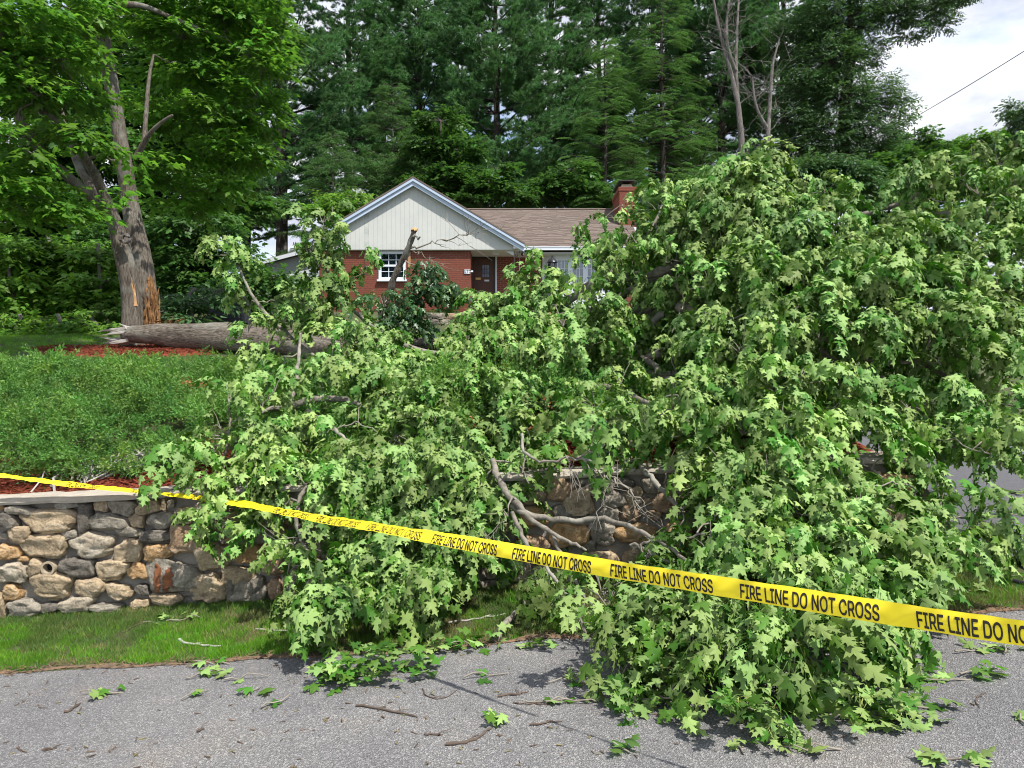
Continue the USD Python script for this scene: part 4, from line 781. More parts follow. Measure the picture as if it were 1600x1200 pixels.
conifer('spruce_tree', 'small spruce at the left eave of the house', 520, 34, 9.5, 2.4, 451, 'spruce', 0.08)
def D(name, lab, px, Y, top, r0, lobes, seed, mt='tree_leaf', protos=None, dens=26, cat='tree', bark='greybark', group=None, flat=0.55, scale=(0.8, 1.25), lean=0):
    return leafy(name, lab, cat, [stem(px, Y, top, r0, seed=seed, lean=lean)], pl(lobes), seed, protos or BIGSPRAYS, M[mt], dens, bark, group, scale, flat)
D('maple_tree', 'young bright maple behind the gable, right of the spruce', 690, 34.5, 170, 0.10, [(690, 190, 32, 34.5), (672, 230, 30, 34.5), (715, 235, 34, 34.7), (700, 280, 36, 34.5), (665, 290, 30, 34.5), (735, 290, 30, 34.8)], 500, 'dark_leaf')
D('maple_tree', 'low leafy maple just above the roof valley', 765, 34, 270, 0.07, [(765, 290, 30, 34), (740, 310, 26, 33.8), (800, 305, 26, 34), (775, 265, 20, 34)], 501, 'dark_leaf')
D('maple_tree', 'low leafy maple above the middle of the shingle roof', 880, 35, 250, 0.07, [(870, 290, 34, 35), (905, 300, 34, 35), (850, 310, 24, 35), (895, 265, 24, 35)], 502, 'dark_leaf')
oak_l = [(1300, 40, 62, 36), (1345, 15, 55, 36), (1290, 100, 60, 36), (1340, 85, 45, 36.5), (1255, 140, 50, 36), (1310, 160, 62, 36), (1365, 150, 45, 36), (1290, 215, 60, 36), (1350, 215, 52, 36), (1395, 185, 32, 36), (1410, 160, 18, 36), (1375, 235, 40, 36), (1250, 235, 45, 36),
         (1400, 20, 38, 36), (1445, 15, 36, 36), (1470, 40, 22, 36), (1480, 5, 30, 36), (1425, 50, 22, 36), (1500, -20, 40, 36), (1240, 60, 50, 37), (1330, -50, 70, 36), (1400, -50, 60, 36), (1230, 190, 40, 36)]
leafy('oak_tree', 'tall dark oak at the edge of the open sky', 'tree', [(np.array([at(1318, 330, 36), at(1318, 200, 36), at(1330, 70, 36), at(1328, -60, 36)]), [0.34, 0.28, 0.2, 0.12]), (np.array([at(1322, 80, 36), at(1360, 30, 36), at(1430, 12, 36), at(1490, 30, 36)]), [0.16, 0.12, 0.08, 0.03])], pl(oak_l), 510, OAKS, M['oak_leaf'], 36, 'pinebark', None, (0.5, 0.95), 0.85)
BG = 'leafy bushes beyond the fallen crown'
D('shrub', 'dark glossy bush below the oak trunk', 1285, 30, 270, 0.08, [(1250, 270, 36, 30), (1290, 262, 36, 30), (1325, 275, 36, 30), (1270, 300, 36, 30), (1310, 310, 38, 30), (1350, 300, 34, 30), (1230, 300, 30, 30)], 520, 'oak_leaf', OAKS, 46, 'bush', 'pinebark', BG)
D('shrub', 'green bush right of the oak, under the power line', 1390, 33, 240, 0.08, [(1370, 275, 36, 33), (1405, 255, 36, 33), (1440, 280, 36, 33), (1400, 300, 40, 33), (1350, 310, 34, 33)], 521, 'dark_leaf', None, 36, 'bush', 'pinebark', BG)
D('distant_tree', 'far rounded tree on the skyline below the sky gap', 1425, 48, 195, 0.14, [(1425, 220, 30, 48), (1400, 235, 30, 48), (1455, 232, 26, 48), (1440, 255, 40, 48)], 530, 'dark_leaf', None, 18)
D('distant_tree', 'low far tree on the skyline left of the dark edge tree', 1520, 50, 210, 0.14, [(1490, 232, 28, 50), (1525, 222, 30, 50), (1560, 228, 28, 50), (1530, 250, 40, 50), (1480, 258, 36, 50)], 531, 'tree_leaf', None, 18)
D('distant_tree', 'dark tree cut by the right edge of the picture', 1605, 42, 140, 0.2, [(1600, 170, 26, 42), (1610, 200, 34, 42), (1590, 225, 34, 42), (1640, 180, 45, 42)], 532, 'oak_leaf', OAKS, 30)
D('distant_tree', 'pale green tree filling the gap right of the oak', 1460, 40, 240, 0.12, [(1450, 300, 40, 40), (1500, 290, 40, 40), (1560, 280, 46, 40), (1600, 290, 40, 40), (1480, 340, 40, 40), (1400, 340, 40, 38)], 533, 'dark_leaf', None, 20)
def bare_tree(label, trunks, seed, n=22):
    r = np.random.RandomState(seed); t = thing('bare_tree', label, 'tree', trunks[0][0][0]); tw = MB()
    for k, (p, rd) in enumerate(trunks):
        q = smooth_path(np.c_[p, rd], 14, 0); obj('trunk' if k == 0 else 'limb', tube(q[:, :3], q[:, 3], 8), M['greybark'], t, smooth=True)
        for j in range(n):
            i = r.randint(3, 14); b = q[i, :3]; az = r.uniform(0, 6.28); L = r.uniform(0.5, 2.2); e = b + [L * 0.8 * math.cos(az), L * 0.5 * math.sin(az), L * r.uniform(0.1, 0.9)]; w = wander(b, e, 5, 0.07, r); tw.tube(w, np.linspace(0.022, 0.005, 5), 4, cap=False)
            for _ in range(3): c = w[r.randint(2, 5)]; tw.tube(wander(c, c + r.normal(0, 0.4, 3) + [0, 0, 0.3], 4, 0.03, r), np.linspace(0.009, 0.003, 4), 3, cap=False)
    tag(obj('twigs', tw.mesh(), M['greybark'], t).GetPrim(), kind='stuff')
g0 = lambda px, Y: np.array([at(px, 0, Y)[0], Y, float(ground_z(at(px, 0, Y)[0], Y))])
bare_tree('taller forked bare grey tree behind the crown top', [(np.array([g0(1162, 36), at(1160, 250, 36), at(1153, 160, 36), at(1135, 90, 36), at(1118, 20, 36), at(1108, -60, 36)]), [0.19, 0.165, 0.13, 0.095, 0.065, 0.035]), (np.array([at(1154, 165, 36), at(1150, 100, 36.1), at(1152, 40, 36.2), at(1156, -40, 36.2)]), [0.10, 0.085, 0.065, 0.035]), (np.array([at(1150, 110, 36), at(1135, 50, 35.8), at(1140, 0, 35.8)]), [0.08, 0.06, 0.03])], 540)
bare_tree('shorter bare grey tree with peeling bark', [(np.array([g0(1196, 33), at(1197, 260, 33), at(1202, 180, 33), at(1206, 110, 33), at(1218, 60, 33)]), [0.14, 0.12, 0.10, 0.065, 0.03]), (np.array([at(1199, 200, 33), at(1180, 160, 32.8), at(1176, 120, 32.8)]), [0.09, 0.06, 0.03])], 541)

# the broken standing maple on the left
my = 12.8
def mp(*L): return np.array([at(a, b, c) for a, b, c in L])
main = (mp((232, 545, 12.8), (228, 470, 12.8), (222, 420, 12.8), (212, 370, 12.8), (202, 310, 12.8), (193, 250, 12.7), (184, 190, 12.7), (174, 130, 12.6), (163, 70, 12.6), (151, 10, 12.5), (140, -60, 12.5)), np.array([0.25, 0.195, 0.175, 0.16, 0.145, 0.135, 0.125, 0.115, 0.105, 0.095, 0.08]))
left = (mp((206, 545, 12.55), (205, 480, 12.55), (200, 430, 12.5), (188, 380, 12.45), (178, 345, 12.4), (160, 300, 12.2), (147, 268, 12.0)), np.array([0.19, 0.145, 0.14, 0.135, 0.12, 0.09, 0.08]))
limb1 = (mp((176, 345, 12.4), (140, 305, 12.0), (105, 275, 11.6), (72, 245, 11.3), (40, 200, 11.0), (28, 180, 10.8)), np.array([0.095, 0.085, 0.08, 0.075, 0.065, 0.05]))
limb2 = (mp((150, 275, 12.1), (125, 235, 11.8), (105, 205, 11.6), (60, 165, 11.2), (35, 110, 11.0), (0, 78, 10.8)), np.array([0.085, 0.075, 0.07, 0.065, 0.06, 0.05]))
limb3 = (mp((214, 245, 12.8), (224, 225, 12.7), (235, 208, 12.6), (270, 180, 12.4)), np.array([0.06, 0.05, 0.04, 0.022]))
limb4 = (mp((226, 222, 12.7), (228, 180, 12.8), (232, 130, 12.9), (240, 85, 13.0)), np.array([0.045, 0.04, 0.034, 0.02]))
limb5 = (mp((165, 22, 12.6), (190, 7, 12.7), (225, 10, 12.9), (262, 25, 13.1), (330, 52, 13.5)), np.array([0.07, 0.06, 0.05, 0.04, 0.02]))
limb6 = (mp((190, 400, 12.4), (175, 330, 12.9), (128, 270, 13.2), (108, 215, 13.4)), np.array([0.1, 0.09, 0.075, 0.05]))
ml = pl([(40, 40, 75, 11), (110, 15, 50, 11.5), (20, 120, 60, 10.8), (95, 95, 60, 11.2), (60, 150, 40, 10.8), (118, 150, 34, 11.3), (140, 215, 26, 11.3), (110, 208, 28, 11), (50, 240, 30, 10.6), (178, 235, 16, 11.6), (5, 290, 40, 10.6), (40, 300, 40, 10.8), (90, 325, 30, 11), (105, 325, 36, 11.2), (165, 322, 14, 11.7), (30, 335, 40, 10.8), (5, 210, 45, 10.5), (208, 242, 12, 11.9), (0, 20, 60, 10.5), (-40, 120, 60, 10.8), (-40, 280, 60, 10.8),
         (240, 30, 46, 14.0), (290, 60, 55, 13.8), (350, 30, 55, 14), (260, 110, 42, 14.2), (320, 120, 50, 14), (385, 85, 45, 14), (400, 150, 35, 14.2), (340, 180, 48, 14.2), (280, 190, 42, 14.4), (395, 40, 40, 14.4), (300, 0, 60, 13.8), (410, 110, 26, 14), (365, 235, 40, 14.5), (300, 250, 42, 14.6), (260, 280, 40, 14.8), (410, 195, 28, 14.4), (345, 290, 34, 14.8), (290, 320, 36, 15), (400, 250, 26, 14.8), (210, -40, 60, 13.6), (80, -40, 80, 11.5), (390, -20, 60, 14),
         (60, 60, 80, 14), (240, 160, 50, 15.5)])
standing = leafy('standing_maple', 'tall standing maple with its trunk split and torn open at the base', 'tree', [main, left, limb1, limb2, limb3, limb4, limb5, limb6], ml, 600, SPRAYS, M['tree_leaf'], 29, 'bark', None, (0.75, 1.15), 0.42, limb_r=0.015)
for k in (3, 2): stage.GetPrimAtPath(f'{standing.GetPath()}/limb_{k+1:03d}').SetCustomDataByKey('label', 'bare grey dead limb') 
# torn wood on the trunk's open side
def shell_patch(path_r, a0, a1, t0, t1, off, seed, jag=0.25, nu=16, nt=40):
    p, rd = path_r; q = smooth_path(np.c_[p, rd], 80); i0, i1 = int(t0 * 79), int(t1 * 79); idx = np.linspace(i0, i1, nt).astype(int); r = np.random.RandomState(seed); V = []
    for k, i in enumerate(idx):
        u = k / (nt - 1); w = 1 - 0.75 * u; js = jag * 1.6 * (meshkit.fbm(np.array([[u * 9, seed, 0.0], [u * 9, seed + 7, 3.0]]), 3, seed) - 0.5)
        aa = np.linspace(a0 + (1 - w) * 0.5 * (a1 - a0) + js[0], a1 - (1 - w) * 0.5 * (a1 - a0) + js[1], nu)
        rr = q[i, 3] + off + (meshkit.fbm(np.c_[np.cos(aa) * 5, np.sin(aa) * 5, np.full(nu, q[i, 2] * 1.6)], 3, seed) - 0.5) * 0.16
        V.append(np.c_[q[i, 0] + rr * np.cos(aa), q[i, 1] + rr * np.sin(aa), np.full(nu, q[i, 2])])
    V = np.vstack(V); f = []
    for k in range(nt - 1):
        for j in range(nu - 1): a = k * nu + j; f += [[a, a + 1, a + nu + 1], [a, a + nu + 1, a + nu]]
    return V, np.array(f)
obj('torn_wood', shell_patch(main, -1.55, 0.25, 0.03, 0.20, 0.012, 3), M['torn'], standing, label='orange-brown torn open wood')
obj('split_edge', shell_patch(left, -0.95, -0.35, 0.25, 0.52, 0.012, 4, 0.1, 6, 24), M['fresh'], standing, label='pale fresh split along the left stem')
kn = at(196, 373, 12.22); tor = trimesh.creation.torus(0.075, 0.035, major_sections=28, minor_sections=12); v = np.array(tor.vertices) * [1, 0.8, 1]; v += (meshkit.fbm(v * 22, 3, 2)[:, None] - 0.5) * 0.06; v = v[:, [0, 2, 1]]; obj('knot', (v + kn, np.array(tor.faces)), M['greybark'], standing, smooth=True, label='grey callus ring round a knothole')
r = np.random.RandomState(78); ts = MB()
for k in range(26):
    b = at(r.uniform(226, 250), r.uniform(455, 512), 12.56); e = b + [r.normal(0, 0.02), r.normal(-0.015, 0.02), r.uniform(0.1, 0.34)]; ts.tube([b, (b + e) / 2 + r.normal(0, 0.008, 3), e], [r.uniform(0.008, 0.022), 0.010, 0.002], 5)
obj('wood_splinters', ts.mesh(), M['torn'], standing, kind='stuff')
r = np.random.RandomState(77); db = MB()
for k in range(70):
    p = at(r.uniform(245, 278), 0, 12.3); gz_ = at(0, 503, 12.2)[2]; p[2] = gz_ + r.uniform(-0.08, 0.05); db.add(*strip(p, p + r.normal(0, 0.12, 3) * [1, 1, 0.4], 0.012))
obj('splinters', db.mesh(), M['torn'], standing, kind='stuff')

# woods on the left: understorey trees and shrubs
LG = 'understorey trees left of the standing maple'
D('understory_tree', 'yellow-green sapling with leaves coloured as if sunlit at the far left edge', 20, 16, 380, 0.05, [(10, 450, 50, 16), (40, 480, 40, 16), (30, 410, 42, 16.5), (0, 390, 40, 16)], 700, 'lightened_bush_leaf', SPRAYS, 40, group=LG)
D('understory_tree', 'bright leafy sapling left of the split trunk', 75, 17, 360, 0.05, [(60, 390, 42, 17), (95, 420, 40, 17), (70, 450, 42, 17), (120, 395, 36, 17.5), (110, 460, 38, 17)], 701, 'lightened_bush_leaf', SPRAYS, 40, group=LG)
D('understory_tree', 'leafy sapling touching the left stem of the split maple', 155, 16.5, 370, 0.05, [(150, 400, 38, 17), (165, 440, 36, 16.5), (140, 470, 38, 16.5), (175, 475, 30, 16.3), (175, 400, 26, 17)], 702, 'lightened_bush_leaf', SPRAYS, 38, group=LG)
for k, (px, Y, lab, L) in enumerate((
    (30, 15.0, 'low green shrub at the left end of the grass strip', [(15, 520, 32, 15), (50, 525, 28, 15), (0, 500, 28, 15)]),
    (95, 15.0, 'low shrub with pale leaf tips behind the mulch ring', [(85, 520, 30, 15), (115, 515, 28, 15.2), (70, 500, 26, 15.3)]),
    (150, 15.2, 'dark low shrub close behind the log butt', [(140, 510, 30, 15.2), (170, 515, 26, 15), (155, 490, 26, 15.4)]))):
    D('shrub', lab, px, Y, 480, 0.03, L, 710 + k, 'lightened_bush_leaf', SPRAYS, 44, 'shrub', scale=(0.6, 0.9))
D('understory_tree', 'dark shaded tree right of the split trunk', 290, 19, 330, 0.12, [(270, 360, 50, 19), (320, 350, 50, 19), (300, 410, 50, 19), (350, 400, 45, 19.5), (275, 440, 42, 18.5), (330, 450, 42, 19), (250, 400, 40, 19.5), (380, 440, 40, 20)], 720, 'dark_leaf', SPRAYS, 32, group=LG)
D('shrub', 'glossy bush with pale leaves behind the log', 300, 15.5, 440, 0.05, [(285, 480, 34, 15.5), (320, 470, 34, 15.5), (345, 455, 30, 16), (300, 500, 28, 15.2), (265, 470, 30, 15.8)], 721, 'oak_leaf', OAKS, 48, 'shrub', scale=(0.5, 0.8))
D('shrub', 'dark bush below the white garage', 430, 19, 420, 0.05, [(410, 450, 34, 19), (440, 440, 30, 19), (455, 475, 34, 19), (420, 485, 34, 19), (480, 500, 36, 19)], 722, 'dark_leaf', SPRAYS, 40, 'shrub')
for k, (px, Y, lab, L) in enumerate((
    (250, 24, 'tall dark tree behind the standing maple, its trunk in shadow', [(230, 60, 90, 25), (300, 130, 90, 25), (230, 200, 80, 25), (330, 230, 80, 25), (270, 300, 70, 24), (360, 320, 60, 24), (380, 60, 80, 25), (220, 330, 50, 23)]),
    (60, 23, 'tall dark woodland tree at the far left behind the maple limbs', [(40, 340, 90, 22), (120, 330, 80, 22), (60, 420, 80, 21), (140, 430, 70, 21), (30, 250, 100, 23), (150, 240, 90, 23), (90, 140, 110, 24), (-30, 420, 80, 21), (180, 380, 60, 21)]))):
    D('woodland_tree', lab, px, Y, 100, 0.2, L, 730 + k, 'dark_leaf', BIGSPRAYS, 24, bark='pinebark')
for k, (px, Y, lab, L) in enumerate((
    (10, 27, 'dark woods tree behind the sapling at the left edge', [(-20, 400, 90, 27), (60, 400, 90, 27), (10, 470, 80, 26), (90, 470, 70, 26), (150, 460, 70, 26)]),
    (210, 28, 'dark woods tree straight behind the split trunk', [(200, 420, 70, 27), (250, 440, 60, 27), (180, 340, 70, 28), (260, 370, 60, 28), (310, 480, 60, 26), (370, 480, 50, 26)]))):
    D('woodland_tree', lab, px, Y, 350, 0.2, L, 740 + k, 'dark_leaf', BIGSPRAYS, 22, bark='pinebark')
D('roof_branch', 'pale leafy bough lying over the left slope of the gable roof', 525, 27.0, 320, 0.06, [(520, 318, 22, 27.0), (548, 308, 20, 27.2), (500, 330, 18, 26.8), (562, 318, 12, 26.5), (535, 328, 16, 26.6)], 750, 'lightened_bush_leaf', SPRAYS, 44, 'tree', scale=(0.8, 1.2))
D('foundation_shrub', 'green shrub against the brick front wall', 700, 25.2, 455, 0.03, [(700, 470, 18, 25.2), (715, 455, 12, 25.2), (690, 490, 18, 25.2), (710, 490, 14, 25)], 751, 'dark_leaf', SPRAYS, 60, 'shrub', scale=(0.5, 0.8))
# ------------------------------------------------------------------ the fallen maple
fm = thing('fallen_maple', 'huge leafy crown of the snapped maple, its log lying by the split trunk', 'tree', (at(215, 530, 12.3)))
def displaced_log(p, rd, seed, sides=22, n=60, amp=0.3):
    q = smooth_path(np.c_[p, rd], n); v, f = tube(q[:, :3], q[:, 3], sides); c = np.repeat(q[:, :3], sides, 0); k = n * sides
    d = v[:k] - c; d /= np.linalg.norm(d, axis=1, keepdims=True); nz = meshkit.fbm(v[:k] * [1.6, 5, 5] + seed, 4, seed) - 0.5; v[:k] += d * (nz * amp * 2 * np.repeat(q[:, 3], sides))[:, None]; return (v, f), q
logp = np.array([at(196, 523, 12.2), at(240, 521, 12.1), at(300, 524, 12.0), at(380, 529, 11.75), at(450, 536, 11.45), at(560, 548, 11.0), at(700, 545, 10.5), at(850, 520, 10.0), at(1000, 492, 9.6)])
logr = np.array([0.12, 0.18, 0.21, 0.215, 0.20, 0.185, 0.17, 0.15, 0.12])
g, lq = displaced_log(logp, logr, 7); obj('log', g, M['logbark'], fm, smooth=50, label='thick grey bark log lying on the ground')
r = np.random.RandomState(31); sp = MB()
for k in range(34):
    b = at(200, 523, 12.2) + [r.uniform(-0.05, 0.12), r.uniform(-0.12, 0.05), r.uniform(-0.16, 0.13)]; e = b + [-r.uniform(0.10, 0.42), r.uniform(-0.08, 0.02), r.uniform(-0.09, 0.07)]
    sp.tube([b, (b + e) / 2 + r.normal(0, 0.012, 3), e], [r.uniform(0.02, 0.05), 0.022, 0.003], 5)
obj('splintered_end', sp.mesh(), M['deadgrey'], fm, label='splintered pale butt end of the log')
NODES = [lq[::3]]
BR = (  # photograph points, distance, radii
    ('broken_stub', 'bare broken limb pointing up in front of the house window', [(596, 500, 10.4), (606, 462, 10.3), (622, 420, 10.2), (638, 385, 10.1), (648, 362, 10.05)], (0.085, 0.078, 0.07, 0.062, 0.055)),
    ('branch', None, [(870, 492, 8.2), (895, 466, 8.1), (930, 445, 8.0), (975, 433, 7.9), (1015, 428, 7.8), (1060, 415, 7.7)], (0.06, 0.072, 0.078, 0.08, 0.08, 0.07)),
    ('branch', None, [(940, 440, 8.3), (975, 405, 8.3), (1005, 375, 8.3), (1035, 320, 8.4)], (0.05, 0.045, 0.04, 0.02)),
    ('branch', None, [(960, 470, 8.4), (1000, 445, 8.3), (1060, 425, 8.2), (1110, 405, 8.1), (1160, 390, 8.0)], (0.06, 0.06, 0.055, 0.05, 0.03)),
    ('branch', None, [(985, 490, 9.0), (1020, 470, 8.7), (1065, 448, 8.4), (1110, 425, 8.0)], (0.07, 0.065, 0.055, 0.035)),
    ('branch', None, [(995, 500, 8.8), (1030, 478, 8.6), (1075, 462, 8.3), (1130, 452, 8.0)], (0.06, 0.055, 0.05, 0.03)),
    ('branch', 'thick curved limb left of the crown middle', [(1000, 535, 8.0), (1020, 505, 7.9), (1045, 485, 7.8), (1085, 468, 7.7), (1120, 455, 7.6)], (0.055, 0.06, 0.06, 0.055, 0.04)),
    ('branch', None, [(1005, 562, 7.6), (1030, 552, 7.5), (1070, 540, 7.4), (1110, 520, 7.2), (1150, 505, 7.0)], (0.06, 0.07, 0.065, 0.055, 0.04)),
    ('branch', 'pale thick limb in the crown middle', [(985, 580, 7.6), (1030, 587, 7.3), (1070, 590, 7.1), (1110, 606, 6.8), (1160, 640, 6.4)], (0.055, 0.07, 0.07, 0.06, 0.04)),
    ('branch', None, [(1000, 555, 7.6), (1025, 575, 7.3), (1050, 600, 7.0), (1070, 620, 6.7)], (0.045, 0.05, 0.045, 0.03)),
    ('branch', None, [(850, 612, 7.4), (890, 606, 7.2), (930, 603, 7.0), (965, 610, 6.8), (1000, 625, 6.5), (1040, 650, 6.1)], (0.04, 0.05, 0.05, 0.045, 0.04, 0.03)),
    ('branch', 'grey forked limb above the ivy on the left', [(395, 665, 6.3), (420, 640, 6.4), (452, 637, 6.5), (480, 625, 6.5), (520, 622, 6.6), (560, 632, 6.5), (595, 652, 6.3)], (0.02, 0.028, 0.045, 0.05, 0.042, 0.035, 0.025)),
    ('branch', None, [(452, 637, 6.5), (462, 600, 6.7), (466, 560, 6.9), (470, 520, 7.1)], (0.035, 0.03, 0.026, 0.02)),
    ('branch', None, [(480, 642, 6.4), (510, 660, 6.2), (545, 690, 5.9), (570, 720, 5.7)], (0.03, 0.028, 0.024, 0.015)),
    ('branch', None, [(360, 650, 6.0), (357, 685, 5.9), (350, 720, 5.8), (345, 755, 5.7)], (0.018, 0.016, 0.014, 0.009)),
    ('branch', 'long limb reaching across the stone wall to the right', [(770, 720, 5.4), (785, 758, 5.15), (808, 790, 5.05), (845, 810, 5.0), (890, 813, 4.95), (940, 812, 4.9), (975, 818, 4.8), (1005, 832, 4.6), (1050, 858, 4.4), (1090, 885, 4.2)], (0.04, 0.045, 0.045, 0.042, 0.038, 0.034, 0.03, 0.026, 0.022, 0.014)),
    ('branch', None, [(800, 790, 5.1), (830, 812, 4.95), (858, 830, 4.85), (890, 845, 4.75), (915, 858, 4.6)], (0.035, 0.032, 0.028, 0.022, 0.012)),
    ('branch', None, [(800, 800, 5.0), (830, 860, 4.8), (860, 895, 4.65), (885, 930, 4.5), (905, 960, 4.35), (915, 1005, 4.2)], (0.03, 0.026, 0.022, 0.019, 0.016, 0.01)),
    ('branch', None, [(860, 830, 4.9), (885, 885, 4.7), (905, 915, 4.55), (925, 945, 4.4)], (0.028, 0.022, 0.018, 0.012)),
    ('branch', None, [(985, 852, 4.6), (1020, 845, 4.5), (1060, 843, 4.4), (1100, 836, 4.3)], (0.016, 0.02, 0.018, 0.012)),
    ('branch', None, [(985, 852, 4.65), (1005, 858, 4.5), (1025, 868, 4.4), (1045, 878, 4.3)], (0.014, 0.016, 0.014, 0.01)),
    ('branch', 'thin bleached branch hanging before the stone wall', [(815, 678, 5.3), (820, 705, 5.2), (850, 722, 5.1), (890, 716, 5.05), (920, 720, 5.0), (945, 738, 4.95), (970, 752, 4.9), (990, 770, 4.85)], (0.022, 0.02, 0.017, 0.015, 0.014, 0.012, 0.01, 0.006)),
    ('branch', None, [(820, 705, 5.2), (818, 730, 5.15), (826, 755, 5.1)], (0.014, 0.011, 0.006)),
    ('branch', None, [(1000, 725, 5.4), (1020, 750, 5.25), (1045, 776, 5.1), (1070, 800, 4.9)], (0.035, 0.038, 0.034, 0.02)),
    ('branch', None, [(480, 760, 5.3), (463, 805, 5.15), (470, 840, 5.1), (490, 870, 5.0), (520, 890, 4.95), (560, 915, 4.85)], (0.03, 0.03, 0.027, 0.024, 0.02, 0.012)),
    ('branch', 'dark limb in the shaded right of the crown', [(1290, 575, 6.6), (1330, 582, 6.5), (1370, 588, 6.4), (1410, 615, 6.2), (1440, 640, 6.0)], (0.035, 0.045, 0.045, 0.035, 0.02)),
    ('branch', None, [(1420, 560, 6.6), (1450, 572, 6.5), (1490, 595, 6.3), (1540, 622, 6.1)], (0.03, 0.03, 0.026, 0.014)),
    ('branch', 'pale forked branch against the dark trees at upper right', [(1330, 345, 8.6), (1375, 326, 8.5), (1410, 318, 8.4), (1445, 300, 8.35), (1475, 286, 8.3), (1530, 270, 8.2), (1570, 255, 8.1)], (0.045, 0.045, 0.043, 0.036, 0.032, 0.024, 0.012)),
    ('branch', None, [(1410, 319, 8.4), (1440, 330, 8.3), (1480, 332, 8.2), (1515, 330, 8.1), (1560, 318, 8.0)], (0.036, 0.034, 0.03, 0.026, 0.014)),
    ('branch', None, [(1330, 700, 5.4), (1350, 725, 5.3), (1390, 755, 5.1), (1420, 775, 4.95), (1450, 800, 4.8)], (0.022, 0.02, 0.017, 0.014, 0.008)),
    ('branch', None, [(1130, 440, 7.3), (1180, 420, 7.1), (1230, 400, 7.0), (1270, 380, 6.9)], (0.035, 0.03, 0.025, 0.014)),
    ('branch', None, [(1220, 395, 7.2), (1270, 425, 6.9), (1320, 440, 6.7), (1400, 450, 6.5)], (0.03, 0.028, 0.022, 0.012)),
    ('branch', None, [(1060, 480, 7.4), (1130, 500, 7.0), (1220, 530, 6.6), (1330, 560, 6.3), (1430, 565, 6.3)], (0.07, 0.065, 0.055, 0.045, 0.03)),
    ('branch', None, [(1060, 470, 7.8), (1150, 440, 7.5), (1250, 400, 7.6), (1330, 350, 8.2)], (0.07, 0.06, 0.055, 0.045)),
    ('branch', None, [(1060, 620, 6.8), (1120, 680, 6.2), (1180, 740, 5.6), (1230, 800, 5.1), (1270, 870, 4.6)], (0.05, 0.045, 0.04, 0.03, 0.018)),
    ('branch', None, [(700, 560, 8.5), (690, 620, 7.2), (700, 680, 6.3), (760, 715, 5.5)], (0.08, 0.07, 0.055, 0.042)),
    ('branch', None, [(560, 560, 9.6), (520, 590, 8.0), (500, 615, 6.8)], (0.07, 0.06, 0.045)),
    ('branch', None, [(700, 555, 9.0), (610, 530, 8.6), (540, 470, 8.3), (500, 400, 8.1)], (0.06, 0.045, 0.035, 0.02)),
    ('branch', None, [(560, 600, 7.6), (470, 540, 8.0), (400, 470, 8.1), (365, 400, 8.1)], (0.04, 0.035, 0.028, 0.015)))
BIGB = []
for k, (nm, lab, pts, rd) in enumerate(BR):
    p = np.array([at(a, b, c) for a, b, c in pts]); q = smooth_path(np.c_[p, rd], max(10, 4 * len(p))); rr = np.random.RandomState(900 + k); w = rr.normal(0, 0.006, (len(q), 3)); w[0] = 0; q[:, :3] += w; q[:, 3] *= 0.66 if p[:, 1].mean() > 5.3 else 0.54
    q[:, 3] *= 1 + 0.12 * np.sin(np.arange(len(q)) * 1.9 + k)
    obj(nm, tube(q[:, :3], q[:, 3], 9), M['bark'] if nm == 'broken_stub' else M['limbbark'], fm, smooth=True, label=lab); NODES.append(q); BIGB.append(q)
e = BIGB[0][-1]; c = trimesh.creation.icosphere(1, 0.055); v = np.array(c.vertices) * [1, 1, 0.6]; v += (meshkit.noise(v * 60)[:, None] - 0.5) * 0.05; obj('broken_tip', (v + e[:3] + [0, 0, 0.01], np.array(c.faces)), M['fresh'], fm, label='fresh broken tip of the stub')
# bare twigs springing from the stub and hanging before the wall
r = np.random.RandomState(12); tw = MB()
def twiggy(b, e, r0, n, rr, sag=0.0, sub=0.35):
    w = wander(b, e, 9, 0.02, rr, sag); tw.tube(w, np.linspace(r0, r0 * 0.25, 9), 5, cap=False)
    for _ in range(n):
        c = w[rr.randint(3, 9)]; d = unit(unit(e - b) + rr.normal(0, 0.55, 3)) * rr.uniform(0.3, 1) * sub; u = wander(c, c + d, 5, 0.012, rr); tw.tube(u, np.linspace(r0 * 0.4, 0.002, 5), 4, cap=False)
        for _ in range(3): c2 = u[rr.randint(1, 5)]; tw.tube([c2, c2 + unit(d + rr.normal(0, 0.15, 3)) * rr.uniform(0.06, 0.2)], [0.0035, 0.0015], 3, cap=False)
twiggy(at(641, 388, 10.1), at(692, 374, 10.0), 0.018, 2, r); twiggy(at(690, 374, 10.0), at(752, 360, 9.9), 0.012, 9, r, 0, 0.5); twiggy(at(645, 392, 10.1), at(672, 405, 10.0), 0.01, 4, r); twiggy(at(645, 370, 10.05), at(657, 370, 10.0), 0.022, 0, r)
for a, b in (((888, 716, 5.05), (895, 745, 5.0)), ((910, 716, 5.0), (940, 790, 4.95)), ((945, 738, 4.95), (948, 792, 4.9)), ((960, 748, 4.9), (1000, 800, 4.85)), ((900, 716, 5.0), (965, 715, 5.0)), ((985, 765, 4.85), (1005, 810, 4.8)), ((805, 780, 5.05), (770, 830, 4.9)), ((1000, 850, 4.5), (1020, 900, 4.4)), ((908, 905, 4.6), (915, 1000, 4.35)), ((470, 840, 5.1), (440, 870, 5.0)), ((620, 660, 6.0), (605, 740, 5.6)), ((640, 690, 5.9), (640, 770, 5.5))):
    twiggy(at(*a), at(*b), 0.008, 3, r, 0.03, 0.2)
